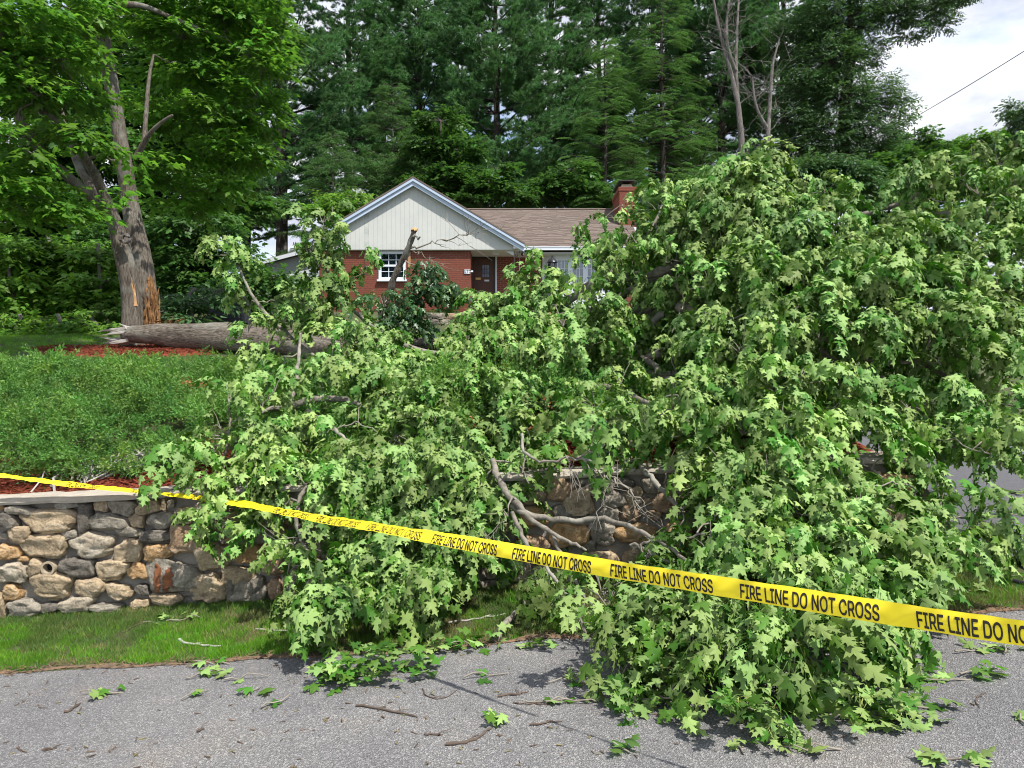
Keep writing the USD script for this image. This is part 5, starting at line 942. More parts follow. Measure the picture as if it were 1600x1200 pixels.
LB = '''355 385 22 8.2;340 400 14 8;372 425 24 8.2;355 450 16 8.2;392 478 20 8.3;388 518 16 8;505 348 20 8;520 338 14 8;480 395 22 8;490 375 22 8;525 378 20 8;498 418 24 8;510 452 28 8;485 485 28 8;525 500 30 8;570 405 12 8.1;575 430 14 8.1;455 515 26 8;545 540 50 7.8;590 545 40 7.8;440 470 22 8.4;400 560 26 7.5;415 590 22 7;
640 470 26 10;668 455 30 10;690 470 22 10;625 500 36 10;650 515 34 10;600 480 26 10;610 530 32 9.8;665 430 22 10;700 460 14 9.9;
358 630 34 5.9;380 655 36 5.9;345 670 30 5.8;400 690 38 5.8;330 705 26 5.7;365 715 36 5.7;305 745 26 5.5;335 770 34 5.4;300 775 18 5.4;350 810 34 5.3;345 845 18 5.3;395 745 42 5.5;405 790 40 5.4;430 610 34 6.2;410 640 30 6.2;440 700 46 5.8;455 755 46 5.5;430 820 34 5.3;275 728 14 5.5;260 718 8 5.5;
470 600 34 6.8;520 580 42 7;560 590 42 6.9;500 680 42 6;430 745 40 5.5;480 760 40 5.35;520 770 40 5.3;560 750 40 5.4;620 740 40 5.4;670 760 40 5.3;740 770 40 5.3;690 740 40 5.4;790 760 30 5.25;825 730 22 5.4;470 820 36 5.1;430 790 34 5.3;540 740 48 5.7;500 790 48 5.4;560 660 46 6.1;600 690 52 6;590 760 56 5.5;560 810 50 5.3;610 600 46 6.8;650 580 42 7;640 640 52 6.3;660 720 56 5.8;650 790 56 5.3;700 620 50 6.5;690 680 54 6;720 740 56 5.7;710 800 54 5.3;740 570 42 7;745 620 46 6.6;770 670 46 6.2;790 740 40 5.7;770 790 44 5.4;740 850 40 5.2;
600 840 52 5.1;650 850 52 5.0;700 860 46 5.0;560 880 48 5;520 880 34 5.1;480 920 34 4.7;510 960 50 4.6;560 950 50 4.7;610 930 52 4.75;660 910 48 4.8;690 900 40 4.9;600 960 36 4.65;640 955 34 4.7;550 975 28 4.6;500 985 28 4.55;475 970 22 4.55;665 945 24 4.7;450 895 22 4.9;460 850 30 5;420 860 22 5.2;
740 510 30 8;770 490 26 8;800 475 26 7.9;822 450 22 7.9;845 430 18 7.8;832 402 8 7.8;870 445 22 7.8;895 450 22 7.7;860 470 36 7.6;790 520 44 7.5;835 515 44 7.4;880 510 42 7.3;920 490 40 7.4;760 545 44 7.3;810 565 46 7;860 560 46 6.9;910 550 46 6.9;950 520 42 7.2;980 520 34 7.4;720 540 34 7.6;752 470 12 8;
905 368 8 7.9;955 388 10 7.9;932 404 22 7.9;960 410 36 7.8;988 412 22 7.9;940 440 30 7.7;990 430 24 8.1;800 620 46 6.5;850 640 44 6.3;890 660 40 6.1;930 640 46 6.2;970 600 40 6.7;960 660 44 6;930 690 36 5.8;985 690 44 5.6;960 720 26 5.4;830 690 30 5.8;1000 650 46 6;1015 715 36 5.3;870 690 24 5.7;
1165 268 34 7.7;1160 300 40 7.6;1185 300 36 7.5;1150 320 40 7.5;1185 255 26 7.7;1140 285 32 7.7;1195 285 28 7.6;1090 300 30 7.9;1065 315 32 7.9;1110 320 40 7.7;1035 300 18 8.1;1030 335 34 7.9;1022 370 28 7.9;1050 365 40 7.7;1090 360 44 7.5;1140 340 46 7.4;1190 330 44 7.3;1235 325 36 7.3;1255 300 22 7.4;1290 305 26 7.4;1285 335 40 7.2;1010 405 30 7.8;1040 410 36 7.5;1080 410 40 7.3;1130 395 50 7.1;1180 385 52 7;1235 375 52 6.9;1290 375 50 6.8;1330 372 30 6.9;1010 450 26 7.7;1060 455 42 7.1;1110 450 50 6.9;1165 440 56 6.7;1225 430 56 6.6;1285 425 56 6.5;1340 410 52 6.6;1385 390 42 6.7;1395 375 22 6.9;
1408 278 14 8.2;1430 268 16 8.1;1480 262 24 8;1520 248 26 8;1555 235 20 8.1;1585 240 24 8;1600 260 34 7.9;1555 265 36 7.9;1500 280 34 7.9;1530 305 40 7.7;1580 300 40 7.7;1470 315 24 7.9;1490 345 36 7.5;1540 350 44 7.3;1590 350 42 7.3;1440 390 40 7;1490 390 46 7;1545 400 48 6.9;1600 400 46 6.9;1430 350 22 7.3;
1050 520 34 7;1090 505 46 6.7;1140 500 54 6.5;1200 490 58 6.3;1260 480 58 6.2;1320 470 58 6.2;1380 450 54 6.3;1440 440 50 6.5;1500 450 52 6.6;1560 455 54 6.6;1610 460 50 6.6;1050 560 36 6.6;1100 560 48 6.3;1160 555 58 6;1220 545 60 5.9;1280 535 58 5.9;1340 525 56 5.9;1400 510 54 6;1460 500 52 6.2;1520 510 54 6.2;1580 520 54 6.2;
1040 620 36 6;1080 625 44 5.9;1130 620 54 5.7;1190 610 60 5.5;1250 600 60 5.5;1310 610 44 5.6;1450 540 44 6;1470 570 34 6;1530 565 52 5.9;1590 580 54 5.8;1400 555 40 6.1;1480 625 42 5.7;1540 635 50 5.5;1600 640 50 5.4;1420 640 34 5.8;1370 640 46 5.6;
1050 680 46 5.5;1100 680 54 5.3;1160 680 60 5.1;1220 670 60 5.1;1280 670 56 5.2;1330 680 48 5.3;1500 685 44 5.3;1555 680 36 5.1;1600 670 32 5.1;1450 690 36 5.5;1540 708 36 5;1590 705 36 5;1605 735 24 5;1565 735 18 5;1530 795 24 4.5;1545 838 20 4.5;1505 850 28 4.4;960 680 40 5.1;1010 670 46 5.05;1050 640 46 4.9;920 672 34 5.2;1000 700 34 5.05;1390 700 46 5.2;
1040 740 40 5.1;1080 755 52 4.9;1140 745 58 4.8;1200 740 60 4.7;1260 740 60 4.7;1320 750 58 4.7;1375 760 54 4.7;1425 760 44 4.8;1470 790 40 4.7;1440 820 48 4.5;1485 815 34 4.5;1515 810 22 4.5;1520 845 12 4.5;1480 850 28 4.4;1060 805 42 4.7;1110 815 54 4.5;1170 810 58 4.4;1230 805 58 4.4;1290 810 56 4.4;1345 815 54 4.4;1395 825 50 4.4;1440 865 36 4.3;1400 880 46 4.3;1430 910 34 4.2;
1020 890 22 4.5;1060 870 44 4.4;1110 870 50 4.2;1160 870 54 4.1;1220 865 56 4.1;1280 865 56 4.1;1335 870 50 4.1;1010 920 36 4.2;960 915 30 4.3;950 950 40 4.1;1010 960 42 4.05;1070 930 50 4;1130 930 54 3.9;1190 925 54 3.85;1250 925 54 3.85;1310 920 50 3.9;1365 930 44 3.9;1410 945 24 4;940 925 40 4.15;948 965 42 4.02;938 1000 40 3.9;950 1030 42 3.8;970 1060 36 3.68;990 1085 30 3.58;1000 1100 22 3.52;965 1000 36 3.9;990 1110 12 3.45;985 1020 28 3.8;1060 990 44 3.85;1110 990 50 3.7;1170 985 52 3.6;1225 985 52 3.6;1280 980 48 3.65;1335 985 40 3.75;1040 1040 30 3.7;
1080 1050 44 3.6;1130 1050 50 3.45;1190 1050 50 3.4;1245 1045 46 3.45;1295 1035 42 3.5;1345 1030 34 3.6;1390 1010 34 3.75;1130 1100 36 3.3;1180 1110 40 3.2;1235 1095 40 3.3;1285 1085 34 3.35;1340 1070 28 3.5;1210 1130 26 3.15;1160 1125 20 3.2;1375 1060 20 3.6;1330 1110 20 3.3;1050 1090 22 3.4'''
lobes = []
for s in LB.replace('\n', '').split(';'):
    a = list(map(float, s.split())); lobes.append((at(a[0], a[1], a[3]), a[2] * a[3] / F, 0))
r = np.random.RandomState(21); back = []
for c, R, _ in lobes:      # the crown goes on behind its face
    if R > 0.12:
        for j in range(2 if c[0] > 0.6 else (1 if c[1] < 7.2 else 0)):
            b = c + [r.normal(0, 0.25), r.uniform(0.35, 1.5) + 0.3 * j, r.normal(-0.12, 0.15)]; gz_ = float(ground_z(b[0], b[1])); b[2] = max(b[2], gz_ + 0.1)
            if b[2] < c[2] + 0.1 and not (5.0 < b[1] < 6.2 and 0.15 < b[0] < 1.3 and b[2] < 1.0): back.append((b, R * 1.05, 1))
nodes = np.vstack([q[:, :4] for q in NODES]); SETS = [[], [], []]
clear = np.vstack([q[:, :3] + [0, -k, 0.02] - (q[:, :3] - [0, 0, EYE]) * [1, 0, 1] * 0.13 * k for q in BIGB[1:30] for k in (-0.1, 0.2, 0.45, 0.7)]); CT = cKDTree(clear)
TPT = cKDTree(np.vstack([at(x, np.interp(x, [375, 493, 577, 678, 803, 955], [787, 809, 822, 840, 862, 889]), np.interp(x, [375, 493, 577, 678, 803, 955], [5.2, 4.70, 4.30, 3.90, 3.50, 3.10]) - k) for x in np.arange(385, 900, 14) for k in (-0.05, 0.15, 0.35)]))
for c, R, bk in sorted(lobes + back, key=lambda l: np.linalg.norm(nodes[:, :3] - l[0], axis=1).min()):
    d = np.linalg.norm(nodes[:, :3] - c, axis=1) + 0.5 * np.maximum(0, c[1] * 0 + (c[1] - nodes[:, 1])); k = int(d.argmin()); dd = np.linalg.norm(nodes[k, :3] - c); rr = min(nodes[k, 3] * 0.6, 0.006 + 0.010 * dd)
    w = wander(nodes[k, :3], c, 7, 0.03 * dd ** 0.7, r, 0.07 * dd); w[:, 2] = np.maximum(w[:, 2], ground_z(w[:, 0], w[:, 1]) + 0.02); tw.tube(w, np.linspace(max(rr, 0.006), 0.005, 7), 5, cap=False); nodes = np.vstack([nodes, np.c_[w[2:], np.linspace(rr, 0.006, 7)[2:]]])
    n = int(np.clip((160 if not bk else 80 if c[0] > 2.2 else 55) * R * R * (1.5 if c[1] < 4.3 else 1.75 if c[0] < 0.15 and c[1] < 6.9 else 1.3 if c[1] > 7.4 else 1.0) + r.rand(), 2, 40))
    for j in range(n):
        v = unit(r.normal(0, 1, 3)); v[2] = abs(v[2]) * 0.95 - 0.12 if r.rand() < 0.55 else v[2] * 0.9; v[1] -= 0.15
        p = c + v * R * r.uniform(0.25, 0.85) * [1, 1, 0.9] + [0, 0, 0.11]; yaw = math.atan2(v[1] - 0.25, v[0] + 0.3) + r.normal(0, 0.5); gz_ = float(ground_z(p[0], p[1])) + 0.04
        low = p[2] < gz_ + 0.16; p[2] = max(p[2] - 0.05, gz_) if low else max(p[2], gz_ + 0.30)
        if not bk and not low and CT.query(p + [0.08 * math.cos(yaw), 0.08 * math.sin(yaw), -0.15])[0] < 0.15 and r.rand() < 0.85: continue
        if TPT.query(p + [0.05 * math.cos(yaw), 0.05 * math.sin(yaw), -0.12])[0] < 0.17: continue
        SETS[1 if low else 2 if c[1] > 9.6 and not bk else 0].append((p, yaw, r.normal(0.0, 0.38), r.normal(0, 0.35), r.uniform(0.7, 1.25), bk))
        if j % 2 == 0: tw.tube([c, (c + p) / 2 + [0, 0, 0.02], p], [0.005, 0.004, 0.0025], 3, cap=False)
tag(obj('twigs', tw.mesh(), M['twig'], fm, smooth=True).GetPrim(), kind='stuff')
# the largest leaves are single parts, the rest one instanced mass
allt = sorted([(s[0][1], k, i) for k in (0, 1) for i, s in enumerate(SETS[k]) if not s[5]])[:15]; single = {(k, i) for _, k, i in allt}; nl = 0; stalks = MB()
for _, k, i in allt:
    p, yaw, pi_, ro, sc, _b = SETS[k][i]; R_ = rot_from(np.array([yaw]), np.array([pi_]), np.array([ro]))[0]; pr = (TASSELS if k == 0 else LYING)[i % (24 if k == 0 else 6)]
    for lf, st in pr:
        if nl < 298: obj('leaf', (R_.apply(lf[0]) * sc + p, lf[1]), M['maple_leaf'], fm, smooth=True); nl += 1
        stalks.add(R_.apply(st[0]) * sc + p, st[1])
obj('leaf_stalks', stalks.mesh(), M['petiole'], fm, kind='stuff')
for k, protos, nm in ((0, TASSELS, 'foliage'), (1, LYING, 'lying_foliage'), (2, TOPS, 'upper_foliage')):
    q = [s for i, s in enumerate(SETS[k]) if (k, i) not in single]; r2 = np.random.RandomState(5 + k)
    instancer(f'{fm.GetPath()}/{nm}', [(join(t_), M['maple_top' if k == 2 else 'maple_leaf'], True) for t_ in protos], np.array([s[0] for s in q]), rot_from(np.array([s[1] for s in q]), np.array([s[2] for s in q]), np.array([s[3] for s in q])), np.array([s[4] for s in q]), r2.randint(0, len(protos), len(q)), fm)
print('tassels', len(SETS[0]), len(SETS[1]))

# ------------------------------------------------------------------ juniper bank, grass, mulch chips
def jun_z(X, Y): return ground_sheet(X, Y) + (0.10 + 1.05 * (meshkit.fbm(np.stack([X * 1.6, Y * 1.6, 0 * X], -1), 3, 9) - 0.25) * np.clip((Y - 5.9) / 0.6, 0, 1)) * np.interp(Y, [8.4, 10.2], [1, 0.03])
jb = UsdGeom.Xform.Define(stage, '/World/juniper_bank'); jb.loc = np.zeros(3); tag(jb.GetPrim(), 'low spreading juniper covering the bank above the wall', 'juniper', None, 'stuff')
r = np.random.RandomState(61); N = 25000
X = r.uniform(-10.5, 2.2, N); Y = r.uniform(6.0, 11.3, N) ; keep = (Y > 6.12 + 0.22 * np.sin(X * 2.1) + 0.15 * np.sin(X * 5.3)) & (Y > -0.95 * X - 2 - 9) & ~((((X + 6.3) / 1.75) ** 2 + ((Y - 12.2) / 0.95) ** 2) < 1); X, Y = X[keep], Y[keep]; gap = meshkit.fbm(np.stack([X * 2.6, Y * 2.6, 0 * X], -1), 3, 71); k_ = (gap > 0.43) | (r.rand(len(X)) < 0.25) | (Y > 9.5); X, Y = X[k_], Y[k_]
Z = jun_z(X, Y) - r.uniform(0, 0.16, len(X)); cl = meshkit.fbm(np.stack([X * 1.3, Y * 1.3, 0 * X], -1), 3, 33)
dead = (cl > 0.74) & (r.rand(len(X)) < 0.35) | (r.rand(len(X)) < 0.004)
JS = [juniper_sprig(500 + k) for k in range(7)]
yaw = r.normal(-1.57, 1.1, len(X)); pit = r.uniform(0.0, 0.85, len(X)); sc = r.uniform(0.7, 1.3, len(X)) * np.interp(Y, [8.6, 10.4, 11.2], [1, 0.6, 0.4])
fresh = ~dead & (meshkit.fbm(np.stack([X * 1.9, Y * 1.9, 0 * X], -1), 2, 15) + 0.25 * r.rand(len(X)) > 0.72)
for nm, mk, mm in (('sprigs', ~dead & ~fresh, 'juniper'), ('fresh_sprigs', fresh, 'juniper_new'), ('dead_sprigs', dead, 'juniper_dead')):
    instancer(f'/World/juniper_bank/{nm}', [(g, M[mm], False) for g in JS], np.c_[X, Y, Z][mk], rot_from(yaw[mk], pit[mk], r.uniform(-0.6, 0.6, mk.sum())), sc[mk], r.randint(0, 7, mk.sum()), jb)
bs = MB()
for k in range(110):
    x = r.uniform(-5.2, -1.0) if k > 85 else at(r.uniform(150, 260), 0, 6.2)[0]; y = 6.15 + 0.22 * math.sin(x * 2.1) + 0.15 * math.sin(x * 5.3) + r.uniform(-0.05, 0.25); b = np.array([x, y, float(ground_sheet(np.array(x), np.array(y))) + 0.03]); e = b + [r.normal(0, 0.25), r.uniform(0.1, 0.4), r.uniform(0.05, 0.25)]
    bs.tube(wander(b, e, 5, 0.025, r, 0.04), np.linspace(0.010, 0.004, 5), 4, cap=False)
tag(obj('bare_stems', bs.mesh(), M['deadgrey'], jb).GetPrim(), kind='stuff')
gr = UsdGeom.Xform.Define(stage, '/World/grass'); gr.loc = np.zeros(3); tag(gr.GetPrim(), 'mown grass verge between the stone wall and the road', 'grass', None, 'stuff')
N = 9000; X = r.uniform(-6.5, 3.35, N); Y = r.uniform(4.47, 5.47, N) ; k = Y > edge_y(X) + 0.015 + 0.03 * r.rand(N); X, Y = X[k], Y[k]
e2 = 500; X = np.r_[X, r.uniform(2.2, 3.5, e2)]; Y = np.r_[Y, r.uniform(4.5, 5.6, e2)]; Z = ground_z(X, Y); dr = meshkit.fbm(np.stack([X * 2.2, Y * 2.2, 0 * X], -1), 3, 4) + 0.22 * (Y - 4.75); dry = r.rand(len(X)) < np.clip((dr - 0.40) * 2.6, 0.05, 0.75)
M['grass_dull'] = leaf_mat('dull_grass', (0.085, 0.155, 0.028), (0.085, 0.155, 0.03), 0.35, 0.6, 0.35, 0.02)
dull = ~dry & (meshkit.fbm(np.stack([X * 3.1, Y * 3.1, 0 * X], -1), 3, 14) + 0.38 * (Y - 4.85) + 0.2 * (r.rand(len(X)) - 0.5) > 0.52)
GT = [grass_tuft(600 + k, 0.042) for k in range(5)]; GD = [grass_tuft(620 + k, 0.036, 22) for k in range(4)]
for nm, mk, mm, pr in (('blades', ~dry & ~dull, 'grass', GT), ('dull_blades', dull, 'grass_dull', GT), ('dry_blades', dry, 'drygrass', GD)):
    instancer(f'/World/grass/{nm}', [(g, M[mm], False) for g in pr], np.c_[X, Y, Z][mk], rot_from(r.uniform(0, 6.28, mk.sum()), r.normal(0, 0.1, mk.sum()), r.normal(0, 0.1, mk.sum())), r.uniform(0.6, 1.15, mk.sum()), r.randint(0, len(pr), mk.sum()), gr)
yg = UsdGeom.Xform.Define(stage, '/World/yard_grass'); yg.loc = np.zeros(3); tag(yg.GetPrim(), 'strip of lawn beyond the juniper', 'grass', None, 'stuff')
N = 5200; X = r.uniform(-12, 1, N); Y = r.uniform(11.1, 15, N); k = ((X < -7.95) | (Y > 13)) & (Y > 11.15); X, Y = X[k], Y[k]
instancer('/World/yard_grass/blades', [(grass_tuft(640 + k, 0.05, 26, 0.09), M['grass'], False) for k in range(4)], np.c_[X, Y, ground_sheet(X, Y)], rot_from(r.uniform(0, 6.28, len(X)), r.normal(0, 0.1, len(X)), r.normal(0, 0.1, len(X))), r.uniform(0.7, 1.4, len(X)), r.randint(0, 4, len(X)), yg)
mc = UsdGeom.Xform.Define(stage, '/World/mulch_chips'); mc.loc = np.zeros(3); tag(mc.GetPrim(), 'loose red bark chips over the mulch', 'mulch', None, 'stuff')
CH = []
for k in range(6):
    b = MB(); l, w = r.uniform(0.02, 0.045), r.uniform(0.004, 0.009); b.box(-l, l, -w, w, -0.003, 0.003); v, f = b.mesh(); v[:, 2] += 0.2 * np.abs(v[:, 0]) * r.uniform(-1, 1); v[:2] *= 0.6; CH.append((v, f))
X = np.r_[r.uniform(-6, 2.6, 7000), r.uniform(-8.1, -4.5, 2500)]; Y = np.r_[5.76 + 0.75 * r.rand(7000) ** 1.3, r.uniform(11.3, 12.6, 2500)]; k = (Y < 7) | ((((X + 6.3) / 1.75) ** 2 + ((Y - 12.2) / 0.9) ** 2) < 1); X, Y = X[k], Y[k]
instancer('/World/mulch_chips/chips', [(g, M['chip'], False) for g in CH], np.c_[X, Y, ground_sheet(X, Y) + np.where(Y < 7, 0.03, 0.055) + r.uniform(0, 0.012, len(X))], rot_from(r.uniform(0, 6.28, len(X)), r.normal(0, 0.3, len(X)), r.normal(0, 0.4, len(X))), r.uniform(0.6, 1.3, len(X)), r.randint(0, 6, len(X)), mc)
# day lily clump at the foot of the juniper
lp_ = at(205, 752, 6.05); lz = float(ground_sheet(np.array(lp_[0]), np.array(6.05))) + 0.02; ly = thing('lily_clump', 'clump of strappy green leaves in the red mulch under the juniper', 'plant', (lp_[0], 6.05, lz))
for k in range(30):
    az = r.uniform(0, 6.28); L = r.uniform(0.12, 0.24); q = np.linspace(0, 1, 5); c = np.array([lp_[0], 6.05, lz]) + np.c_[L * q * 0.75 * math.cos(az), L * q * 0.75 * math.sin(az), L * (0.85 * q - 0.75 * q ** 2.5)]; s_ = np.array([-math.sin(az), math.cos(az), 0]); w = 0.009 * (1 - 0.9 * q)[:, None]
    obj('leaf', (np.vstack([c - s_ * w, c + s_ * w]), np.array([[j, j + 1, j + 6] for j in range(4)] + [[j, j + 6, j + 5] for j in range(4)])), M['lily'], ly)

# ------------------------------------------------------------------ caution tape
TP = [(-60, 738, 5.33), (0, 743, 5.33), (120, 758, 5.33), (200, 766, 5.33), (290, 775, 5.33), (362, 785, 5.25), (430, 797, 4.97), (493, 809, 4.70), (577, 822, 4.30), (678, 840, 3.90), (803, 862, 3.50), (955, 889, 3.10), (1157, 921, 2.70), (1433, 965, 2.30), (1700, 1004, 1.99)]
tp_px = np.array([a for a, b, c in TP]); tq = smooth_path(np.array([at(*a) for a in TP]), 240); tl = np.r_[0, np.cumsum(np.linalg.norm(np.diff(tq, axis=0), axis=1))]; tpx = 800 + F * tq[:, 0] / tq[:, 1]
roll = np.interp(tpx, [0, 200, 300, 420, 560, 620, 700, 800, 900, 1000], [1.36, 1.36, 1.32, 1.22, 1.12, 0.98, 0.68, 0.32, 0.12, 0.0]) + 0.07 * np.sin(tl * 5.3) + 0.04 * np.sin(tl * 13.1 + 1)
TT = np.gradient(tq, axis=0); TT /= np.linalg.norm(TT, axis=1, keepdims=True); UPV = np.array([0, 0, 1.0]) - TT * TT[:, 2:3]; UPV /= np.linalg.norm(UPV, axis=1, keepdims=True); OUT = np.cross(TT, UPV)
OUT *= np.sign(-(OUT * tq).sum(1))[:, None]; WV = UPV * np.cos(roll)[:, None] - OUT * np.sin(roll)[:, None]; NV = OUT * np.cos(roll)[:, None] + UPV * np.sin(roll)[:, None]
TW = 0.076
def on_tape(s, w, off):
    s = np.clip(s, 0, tl[-1]); g = lambda A: np.stack([np.interp(s, tl, A[:, k]) for k in range(3)], -1)
    b = 0.012 * np.sin(np.pi * (w / TW + 0.5)) * 0.5; wv, nv = g(WV), g(NV); return g(tq) + wv * w[..., None] + nv * (off + b + 0.0022 * np.sin(s * 23 + w * 40) + 0.0016 * np.sin(s * 61 - w * 90) + 0.004 * (meshkit.fbm(np.stack([s * 9, w * 30, 0 * s], -1), 3, 8) - 0.5))[..., None]
tape = thing('caution_tape', 'yellow caution tape stretched across the foreground, lettered FIRE LINE DO NOT CROSS', 'caution tape', (0, 3.2, 0.95))
W = np.linspace(-TW / 2, TW / 2, 7); tl0 = tl; tl_f = np.linspace(0, tl[-1], 900); S_, WW = np.meshgrid(tl_f, W, indexing='ij'); v = on_tape(S_.ravel(), WW.ravel(), np.zeros(S_.size)); f = []
for i in range(len(tl_f) - 1):
    for j in range(6): a = i * 7 + j; f += [[a, a + 7, a + 8], [a, a + 8, a + 1]]
obj('ribbon', (v, np.array(f)), M['yellow'], tape, smooth=True)
tm = meshkit.text_mesh('FIRE LINE DO NOT CROSS', 0.051, 0.0006, bold=True)
for _ in range(1): tm = tm.subdivide_to_size(0.02) if hasattr(tm, 'subdivide_to_size') else tm
TV, TF = np.array(tm.vertices), np.array(tm.faces); TV[:, 0] -= TV[:, 0].min(); tlen = TV[:, 0].max(); sx_of = lambda px: np.interp(px, tpx, tl)
for a, b in ((1433, 1700), (1157, 1375), (955, 1115), (803, 925), (678, 778), (577, 660), (497, 562), (430, 484), (300, 352), (205, 250), (105, 155)):
    s0, s1 = sx_of(a), sx_of(b); s1 = min(s1, s0 + 0.49); k = (s1 - s0) / tlen if a != 1433 else 0.45 / tlen; st = s0 + TV[:, 0] * k; w = TV[:, 1] - 0.0255 - (0.004 if a > 900 else 0.008); ok = st < tl[-1] - 0.001
    obj('lettering', (on_tape(st, w, TV[:, 2] + 0.0006), TF[ok[TF].all(1)]), M['ink'], tape, label=None)

# ------------------------------------------------------------------ fallen leaves and sticks
r = np.random.RandomState(91)
def sprig(name, label, px, py, n, spread, seed, group, mt='maple_leaf', twig=0.25, height=0.03, size=(0.06, 0.10), under=0.6):
    rr = np.random.RandomState(seed); c = ground_hit(px, py); t = thing(name, label, 'leaf sprig' if n > 1 else 'leaf', c, group); sx_, sy_ = spread
    if twig:
        a = rr.uniform(0, 6.28); p = wander(c + [-twig / 2 * math.cos(a), -twig / 2 * 0.5 * math.sin(a), 0.012], c + [twig / 2 * math.cos(a), twig / 2 * 0.5 * math.sin(a), 0.02], 6, 0.01, rr); obj('twig', tube(p, np.linspace(0.005, 0.003, 6), 5), M['twig'], t, smooth=True)
    for k in range(n):
        q = rr.uniform(-1, 1, 2); b = c + [q[0] * sx_, q[1] * sy_, rr.uniform(0.008, 0.012 + height * (1 - 0.6 * np.abs(q).max()))]; az = rr.uniform(0, 6.28); b[2] += 0.065 * (b[0] - c[0])
        tip = [math.cos(az), math.sin(az), rr.uniform(-0.1, 0.25)]; nr = np.array([rr.normal(0, 0.35), rr.normal(-0.15, 0.35), 1.0])
        g = leaf(b, tip, nr, rr.uniform(*size), rr, LS, flip=rr.rand() < under, fold=rr.uniform(0.1, 0.6), curl=rr.uniform(-0.5, 0.6)); g[0][:, 2] = np.maximum(g[0][:, 2], ground_z(g[0][:, 0], g[0][:, 1]) + 0.006)
        obj('leaf', g, M[mt], t, smooth=True)
RG = None
for k, (px, py, n, sx_, sy_, lab, kw) in enumerate((
    (322, 1059, 7, 0.10, 0.05, 'pale maple leaf sprig on the road just below the grass edge at left', {}), (158, 1086, 3, 0.06, 0.03, 'small limp leaves, leftmost on the road', {}), (189, 1080, 1, 0.01, 0.01, 'single small green leaf near the leftmost sprig', dict(twig=0, size=(0.05, 0.06))),
    (304, 1089, 2, 0.03, 0.03, 'two leaf scraps below the first pale sprig', dict(size=(0.06, 0.08))), (395, 1083, 2, 0.07, 0.03, 'two pale leaves with a red stalk on the left road', {}), (385, 1064, 1, 0.02, 0.02, 'small leaf above the pair of pale leaves', dict(size=(0.05, 0.06))), (432, 1101, 1, 0.02, 0.02, 'single pale leaf with a dark twig', {}),
    (580, 1060, 95, 0.34, 0.15, 'big bright green heap of maple leaves on the road', dict(height=0.20, under=0.35, size=(0.065, 0.11))), (730, 1012, 24, 0.26, 0.10, 'drooping leafy shoot at the road edge below the broken stick', dict(height=0.14)), (838, 1012, 5, 0.12, 0.05, 'flat leafy scrap on the road edge right of the shoot', {}),
    (760, 1060, 2, 0.04, 0.05, 'yellowish folded leaf in the middle of the road', {}), (878, 1066, 3, 0.08, 0.04, 'pale leaf pair right of the road middle', {}), (852, 1100, 2, 0.04, 0.02, 'small curled leaf on the road middle', dict(size=(0.06, 0.08))), (892, 1102, 1, 0.02, 0.02, 'single curled green leaf near the hanging tip', dict(size=(0.07, 0.09))),
    (785, 1129, 4, 0.07, 0.03, 'pale leaves on the end of a dark stick', dict(twig=0)), (978, 1177, 3, 0.05, 0.02, 'dark green upturned leaf near the bottom edge', dict(mt='tree_leaf', height=0.05)), (1152, 1171, 3, 0.06, 0.03, 'curled leaf cluster below the crown tip', {}), (1268, 1176, 2, 0.04, 0.03, 'pale drooping leaf at the bottom right of centre', {}),
    (1500, 1195, 9, 0.11, 0.04, 'leafy scrap cut by the bottom edge at right', dict(height=0.06)), (1598, 1125, 2, 0.04, 0.03, 'leaf at the lower right edge', {}), (1535, 1056, 7, 0.09, 0.05, 'crumpled dark sprig on the right road', dict(height=0.07, mt='tree_leaf')), (1482, 1066, 3, 0.07, 0.03, 'thin leaf scraps left of the crumpled sprig', dict(size=(0.06, 0.09))),
    (1570, 1018, 4, 0.10, 0.05, 'pale leaf scatter under the tape at right', {}), (1524, 1020, 3, 0.06, 0.04, 'small leaf group under the tape letters', {}), (1410, 1108, 14, 0.18, 0.07, 'green leafy sprig right of the crown tip', dict(height=0.07)), (1412, 1136, 16, 0.20, 0.06, 'long leafy sprig nearest the camera on the right road', dict(height=0.06)), (1345, 1125, 5, 0.08, 0.05, 'pale leaves lying beside the crown tip', {}), (1400, 1052, 7, 0.15, 0.06, 'scattered leaves at the right foot of the crown', {}),
    (252, 975, 6, 0.06, 0.05, 'pale maple leaf sprig on the grass below the wall', dict(height=0.08)), (288, 972, 4, 0.05, 0.04, 'smaller pale sprig on the grass, right of the other', dict(height=0.06)), (330, 1040, 2, 0.05, 0.04, 'leaf scrap at the grass edge', {}),
    (1575, 772, 16, 0.30, 0.10, 'farthest leaf scraps on the side street', {}), (1585, 806, 36, 0.40, 0.14, 'bank of leaf scraps across the side street', {}), (1572, 830, 16, 0.30, 0.08, 'thin line of leaves on the side street', {}), (1588, 858, 8, 0.22, 0.06, 'few dark leaves beside the cut log', dict(mt='tree_leaf')), (1585, 903, 5, 0.10, 0.05, 'leaf sprig just above the black cable', {}), (1490, 925, 16, 0.22, 0.10, 'leaves on the grass tip by the side street', {}))):
    sprig('leaf_sprig' if n > 1 else 'fallen_leaf', lab, px, py, n, (sx_, sy_), 800 + k, RG, **kw)
